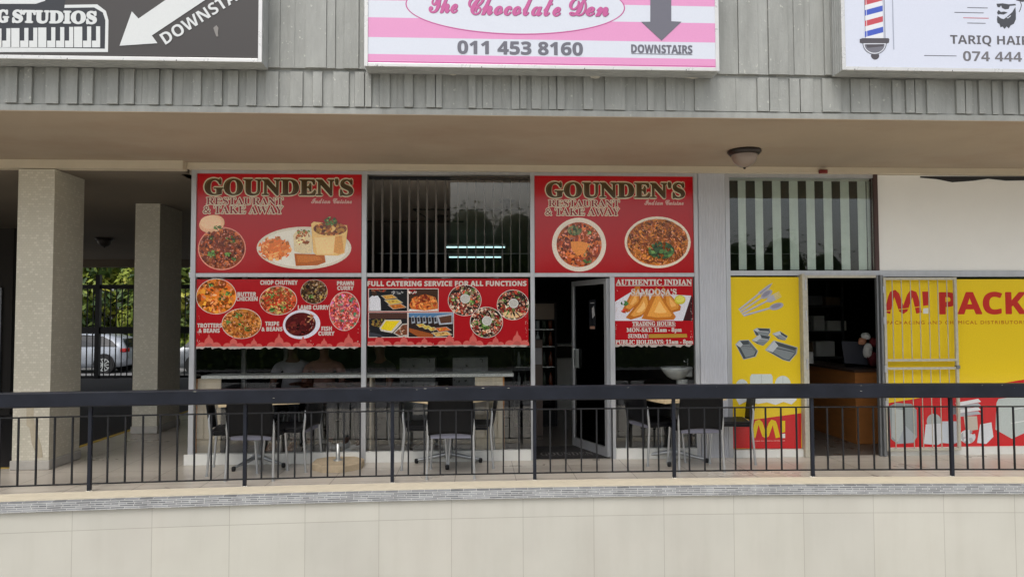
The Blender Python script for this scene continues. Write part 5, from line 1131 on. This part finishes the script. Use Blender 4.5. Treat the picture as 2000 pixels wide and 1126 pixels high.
# plain lumps stand in for an unidentified figure behind the screen
p = atY(1693, 678, A.y+0.32); tb = thing('figure_stand_in', 'white, tan and maroon lumps standing in for a figure behind the dark screen', 'figure stand-in', (p.x, p.y, p.z))
def lump(name, px, py, rx, rz, col, seed):
    q = atY(px, py, A.y+0.32); rn = random.Random(seed); b = MB(); vs = []; n_, m_ = 14, 9
    k = (A.y+0.32)/F
    for j in range(m_+1):
        for i in range(n_):
            th = pi*j/m_; ph = 2*pi*i/n_; rr = 1+0.16*sin(3*ph+seed)*sin(th*2)+rn.uniform(-.09, .09); vs.append((q.x+rx*k*rr*sin(th)*cos(ph), q.y+rx*k*0.8*rr*sin(th)*sin(ph), q.z+rz*k*rr*cos(th)))
    b.smooth = True; b.add(vs, [(j*n_+i, j*n_+(i+1) % n_, (j+1)*n_+(i+1) % n_, (j+1)*n_+i) for j in range(m_) for i in range(n_)]); b.build(name, mat(name+str(seed), col, 0.9, var=0.1, scale=30, bump=0.4), tb)
lump('white_lump', 1691, 656, 9, 7, S(240, 240, 234), 1); lump('tan_lump', 1684, 666, 8, 7, S(214, 150, 116), 2); lump('white_lump', 1695, 684, 9, 14, S(240, 239, 232), 3); lump('maroon_lump', 1707, 668, 9, 9, S(110, 30, 34), 4); lump('maroon_lump', 1704, 700, 10, 14, S(96, 30, 34), 5)
# white box on the counter's far end, shelving with boxes
p = atY(1581, 702, A.y+1.2); b = MB(); b.box(p.x-0.05, p.x+0.06, p.y, p.y+0.12, zt+0.003, zt+0.15, 0.004); b.box(p.x-0.052, p.x+0.062, p.y-0.002, p.y+0.122, zt+0.151, zt+0.165, 0.003)
tag(b.build('carton', M_white, loc=(p.x, p.y, zt+0.003)), 'small white carton on the counter just inside the packaging shop doorway', 'carton')
rk = thing('storage_rack', 'black storage rack with stacked goods against the back of the packaging shop', 'rack', (5.0, 12.4, 0))
for x in (4.35, 5.4, 6.45):
    b = MB(); b.box(x-0.02, x+0.02, 12.2, 12.24, 0, 2.2); b.box(x-0.02, x+0.02, 12.76, 12.8, 0, 2.2); b.build('upright', M_blackbar, rk)
rn = random.Random(9)
for z in (0.4, 0.85, 1.3, 1.75):
    b = MB(); b.box(4.33, 6.47, 12.2, 12.8, z, z+0.03); b.build('shelf', M_blackbar, rk)
    x = 4.42
    while x < 6.2:
        wd_ = rn.uniform(0.2, 0.36); h_ = rn.uniform(0.14, 0.3); b = MB(); b.box(x, x+wd_, 12.25, 12.6, z+0.031, z+0.031+h_, 0.006); b.box(x+wd_*0.4, x+wd_*0.6, 12.247, 12.25, z+0.05, z+h_)
        tag(b.build('stock_box', rn.choice([M_white, mat('brown_card', S(120, 96, 70), 0.8, var=0.1), mat('grey_card', S(110, 110, 112), 0.8, var=0.1)]), loc=(x, 12.25, z+0.031)), 'dim box of stock on the dark rack inside the packaging shop', 'box', 'boxes on the storage rack'); x += wd_+0.05

# ================================================================== BEHIND: GATE, ROAD, CARS, TREES
gx = [-14.0, -2.6]
sg = thing('sliding_gate', 'black steel bar gate with a solid middle rail across the far end of the passage', 'gate', (-8.3, 20.8, -0.5))
YG = 20.75; zg = [atY(210, y, YG).z for y in (737, 651, 638, 557)]
b = MB(); b.box(-14, -2.6, YG-0.03, YG+0.03, zg[0]-0.02, zg[0]+0.06); b.build('lower_rail', M_blackbar, sg)
b = MB(); b.box(-14, -2.6, YG-0.03, YG+0.03, zg[1], zg[2]); b.build('middle_rail', M_blackbar, sg)
b = MB(); b.box(-14, -2.6, YG-0.03, YG+0.03, zg[3]-0.1, zg[3]+0.02); b.build('top_rail', M_blackbar, sg)
X = -13.9; cnt = 0
while X < -2.65:
    b = MB(); b.box(X-0.012, X+0.012, YG-0.012, YG+0.012, zg[0], zg[3]); b.build('bar', M_blackbar, sg); X += 0.16; cnt += 1
for X in (-10.72, -7.1, -4.2):
    b = MB(); b.box(X-0.06, X+0.06, YG-0.06, YG+0.06, -0.5, zg[3]+0.3); b.build('post', M_blackbar, sg)
for X in (-10.2, -6.0):
    b = MB(); ro = []; 
    for k in range(14): ro.append((X+0.07*cos(2*pi*k/14), YG-0.05, zg[0]-0.08+0.07*sin(2*pi*k/14)))
    b.prism(ro, (0, 0.04, 0)); b.build('roller', M_rubber, sg)
b = MB(); b.box(-30, -3.2, 21.2, 21.35, -0.499, -0.36); tag(b.build('kerb', mat('kerb_concrete', S(170, 168, 162), 0.85, var=0.1)), kind='structure')
b = MB(); b.box(-60, 30, 30.9, 31.05, -0.499, -0.38); tag(b.build('far_kerb', MATS['kerb_concrete']), kind='structure')
b = MB(); b.box(-60, 30, 31.05, 60, -0.499, -0.42); tag(b.build('verge', mat('verge_soil', S(110, 108, 96), 0.95, var=0.2, scale=1)), kind='structure')
def car(label, loc, rz, col, hatch=True):
    """length along local +X (front), ground at z=0"""
    t = thing('parked_car', label, 'car', loc, rz, 'cars parked beyond the gate'); o0 = ORG[t.name]; ORG[t.name] = (0, 0, 0)
    st = [(-2.05, .35, .60, .62, .78), (-2.0, .30, .92, .95, .82), (-1.75, .24, .98, 1.32 if hatch else 1.02, .86), (-1.2, .22, 1.0, 1.47 if hatch else 1.38, .88), (-0.4, .2, .99, 1.52, .89), (0.25, .2, .97, 1.48, .89), (0.75, .2, .95, 1.22, .88), (1.15, .22, .92, .96, .87), (1.7, .25, .82, .84, .83), (2.05, .32, .6, .62, .7)]
    b = MB(); vs = []; m_ = 10
    for (x, zs, zb, zr, w_) in st:
        rw_ = w_*0.76 if zr-zb > 0.06 else w_*0.9
        h = [(-w_*0.93, zs), (-w_, zs+0.2), (-w_*0.985, zb), (-rw_, zr-0.04 if zr-zb > .06 else zb+.005), (-rw_*0.75, zr)]
        sec = h+[(-a, z) for a, z in h[::-1]]; vs += [(x, y, z) for y, z in sec]
    fs = []
    for i in range(len(st)-1):
        for k in range(m_): fs.append((i*m_+k, i*m_+(k+1) % m_, (i+1)*m_+(k+1) % m_, (i+1)*m_+k))
    fs += [list(range(m_))[::-1], list(range((len(st)-1)*m_, len(st)*m_))]
    b.smooth = True; b.add(vs, fs); bo = b.build('body', mat('car_paint_%s' % label[:6], col, 0.3, metal=0.3, coat=0.6, var=0.03), t)
    gm = mat('car_glass', S(24, 27, 31), 0.08)
    for s_ in (-1, 1):
        b = MB(); pts = [(-1.72, 1.02, .845), (-1.15, 1.03, .875), (0.78, 1.0, .875), (0.2, 1.42, .705), (-0.4, 1.46, .70), (-1.1, 1.41, .70), (-1.5, 1.22, .76)]
        b.add([(x, s_*(y+0.012), z) for x, z, y in pts], [list(range(len(pts)))]); b.build('side_window', gm, t)
        for xw in (-1.25, 1.3):
            wv = MB(); cy = s_*0.80
            wv.tube([(xw, cy-s_*0.1, 0.33), (xw, cy+s_*0.11, 0.33)], 0.33, 22); wo = wv.build('wheel', M_rubber, t)
            wv = MB(); wv.tube([(xw, cy+s_*0.111, 0.33), (xw, cy+s_*0.118, 0.33)], 0.075, 12)
            for k in range(10):
                a = 2*pi*k/10; wv.add([(xw+0.05*cos(a-.3), cy+s_*0.116, 0.33+0.05*sin(a-.3)), (xw+0.225*cos(a-.07), cy+s_*0.114, 0.33+0.225*sin(a-.07)), (xw+0.225*cos(a+.07), cy+s_*0.114, 0.33+0.225*sin(a+.07)), (xw+0.05*cos(a+.3), cy+s_*0.116, 0.33+0.05*sin(a+.3))], [(0, 1, 2, 3)])
            for k in range(22):
                a, c = 2*pi*k/22, 2*pi*(k+1)/22; wv.add([(xw+0.215*cos(a), cy+s_*0.115, 0.33+0.215*sin(a)), (xw+0.24*cos(a), cy+s_*0.115, 0.33+0.24*sin(a)), (xw+0.24*cos(c), cy+s_*0.115, 0.33+0.24*sin(c)), (xw+0.215*cos(c), cy+s_*0.115, 0.33+0.215*sin(c))], [(0, 1, 2, 3)])
            wv.build('rim', M_galv, wo)
            wv = MB(); wv.tube([(xw, s_*0.6, 0.36), (xw, s_*0.893, 0.36)], 0.39, 22); wv.build('wheel_arch', M_rubber, t)
        b = MB(); b.box(-2.03, -1.82, s_*0.5, s_*0.845, 0.80, 0.95, 0.02); b.build('tail_light', mat('tail_lens', S(150, 24, 26), 0.2), t)
        b = MB(); b.box(1.74, 1.95, s_*0.5, s_*0.80, 0.62, 0.76, 0.02); b.build('headlight', mat('head_lens', S(200, 204, 208), 0.1), t)
        b = MB(); b.box(0.62, 0.78, s_*0.9, s_*1.02, 0.94, 1.06, 0.02); b.build('mirror', MATS['car_paint_%s' % label[:6]], t)
    b = MB(); b.add([(-1.80, -.62, 1.31), (-1.80, .62, 1.31), (-2.012, .7, .98), (-2.012, -.7, .98)], [(0, 1, 2, 3)]); b.build('rear_window', gm, t)
    b = MB(); b.add([(0.32, -.6, 1.47), (0.32, .6, 1.47), (1.12, .72, 1.0), (1.12, -.72, 1.0)], [(0, 3, 2, 1)]); b.build('windscreen', gm, t)
    ORG[t.name] = o0
    return t
q = atY(262, 700, 28.4); car('white hatchback parked beyond the gate, seen between the two columns', (q.x-2.05, 28.6, -0.5), pi, S(150, 156, 164))
q = atY(352, 700, 27.6); car('silver car parked beyond the gate, right of the far column', (q.x+1.75, 28.2, -0.5), R_(18), S(130, 135, 140), False)
q = atY(508, 690, 28.4); car('dark car beyond the gate, seen through the restaurant corner glass', (q.x+1.3, 29.0, -0.5), 0.0, S(60, 62, 66), False)
# hedge trees beyond the road
M_leaf = []
for i, c in enumerate((S(88, 106, 34), S(118, 130, 42), S(52, 76, 28), S(150, 150, 54))): M_leaf.append(mat('leaf_%d' % i, c, 0.6, var=0.2, scale=3))
M_bark = mat('bark', S(86, 74, 60), 0.9, var=0.2, scale=12, bump=0.4)
def crown_mesh(seed, rx, ry, rz, n, leaf):
    rn = random.Random(seed); b = MB(); cl = []
    for i in range(80):
        a = rn.random()*2*pi; z = rn.uniform(-1, 1); q = sqrt(1-z*z)*rn.uniform(0.5, 1.0); cl.append((rx*q*cos(a), ry*q*sin(a), rz*z, rn.uniform(0.3, 0.62), rn.choice([0, 0, 1, 1, 2, 3])))
    for i in range(n):
        c = rn.choice(cl); d = Vector((rn.gauss(0, 1), rn.gauss(0, 1), rn.gauss(0, 1))).normalized()*c[3]*rn.uniform(0.55, 1.1)
        p = Vector(c[:3])+d; nn = (d.normalized()+Vector((rn.uniform(-.7, .7), rn.uniform(-.7, .7), rn.uniform(-.2, 1)))).normalized(); u = nn.orthogonal().normalized(); v = nn.cross(u); s_ = leaf*rn.uniform(0.6, 1.3); ph = rn.random()*6.28
        u, v = u*cos(ph)+v*sin(ph), v*cos(ph)-u*sin(ph)
        b.cur = c[4] if rn.random() < 0.75 else rn.randrange(4)
        b.add([p-u*s_, p-v*s_*0.45, p+u*s_, p+v*s_*0.45], [(0, 1, 2, 3)])
    return b
labs = ['bushy green tree beyond the road, left of the gate opening', 'bushy green tree beyond the road, behind the white hatchback', 'yellow green tree beyond the road, just left of the far column', 'bushy tree beyond the road, hidden mostly by the far column', 'green tree beyond the road, between the far column and restaurant corner', 'dense green tree beyond the road, behind the corner glass']
cms = [crown_mesh(31, 2.1, 1.4, 3.2, 9000, 0.17), crown_mesh(32, 2.3, 1.5, 3.3, 9000, 0.16)]
mesh_cache = {}
for i, x in enumerate((-19.0, -16.6, -14.3, -12.0, -9.4, -6.9)):
    t = thing('hedge_tree', labs[i], 'tree', (x, 33.2+0.4*(i % 2), -0.42), group='trees along the far side of the road')
    k = i % 2
    if k in mesh_cache: o = mesh_cache[k].copy(); COL.objects.link(o); o.parent = t; o.rotation_euler = (0, 0, 1.3*i)
    else: o = cms[k].build('crown', M_leaf, t, loc=None); mesh_cache[k] = o; o.data.transform(Matrix.Translation(Vector(ORG[t.name])))
    o.location = (0, 0, 3.3); o.scale = (1.15, 1.1, 1.25)
    b = MB(); o0 = ORG[t.name]; b.tube([(o0[0], o0[1], o0[2]), (o0[0]+.05, o0[1], o0[2]+1.2), (o0[0]-.1, o0[1]+.1, o0[2]+2.6), (o0[0], o0[1], o0[2]+3.6)], [0.16, 0.13, 0.09, 0.04], 8)
    b.tube([(o0[0]-.02, o0[1], o0[2]+1.6), (o0[0]+.7, o0[1]-.2, o0[2]+2.8)], [0.07, 0.03], 6); b.tube([(o0[0], o0[1], o0[2]+1.4), (o0[0]-.8, o0[1]+.2, o0[2]+2.7)], [0.07, 0.03], 6); b.build('trunk', M_bark, t)
# far treeline on the street side, which the shop glass mirrors
rn = random.Random(77); b = MB()
for i in range(26):
    x = -30+i*2.7; h = rn.uniform(5.6, 7.6)+(0.8 if 10 < x < 20 else 0)
    b.cur = 2; n_ = 12; hz = -1.2+h*0.5
    b.lathe([(1.75*sin(pi*q/8)*(1+0.12*sin(5*q+i)), hz-h*0.44*cos(pi*q/8)) for q in range(9)], (x, -26.2, 0), n_, 1.0, 0.6)
    for j in range(1500):
        d = Vector((rn.gauss(0, 1), rn.gauss(0, 1), rn.gauss(0, 1))).normalized(); p = Vector((x, -26+rn.uniform(-1, 1), -1.2+h*0.5))+Vector((d.x*2.1, d.y*1.2, d.z*h*0.52))*rn.uniform(0.5, 1.05)
        nn = (d+Vector((rn.uniform(-.6, .6), rn.uniform(-.6, .6), rn.uniform(-.6, .6)))).normalized(); u = nn.orthogonal().normalized(); v = nn.cross(u); s_ = rn.uniform(0.07, 0.17); b.cur = rn.choice([0, 2, 2]); b.add([p-u*s_, p-v*s_*.6, p+u*s_, p+v*s_*.6], [(0, 1, 2, 3)])
b.cur = 2; b.box(-34, 42, -25.3, -24.95, -1.3, 1.75)  # unseen solid slab added to block pale gaps in the reflections
for j in range(9000):                                             # unseen low hedge added to keep the mirrored view dark
    p = Vector((rn.uniform(-34, 42), -24.5+rn.uniform(-.5, .5), rn.uniform(-1.3, 1.9))); u = Vector((rn.uniform(-1, 1), rn.uniform(-.4, .4), rn.uniform(-1, 1))).normalized(); v = u.cross(Vector((rn.uniform(-.5, .5), 1, rn.uniform(-.5, .5)))).normalized(); s_ = rn.uniform(.08, .18); b.cur = rn.choice([0, 2, 2, 2]); b.add([p-u*s_, p-v*s_*.7, p+u*s_, p+v*s_*.7], [(0, 1, 2, 3)])
tag(b.build('treeline', M_leaf), kind='stuff')
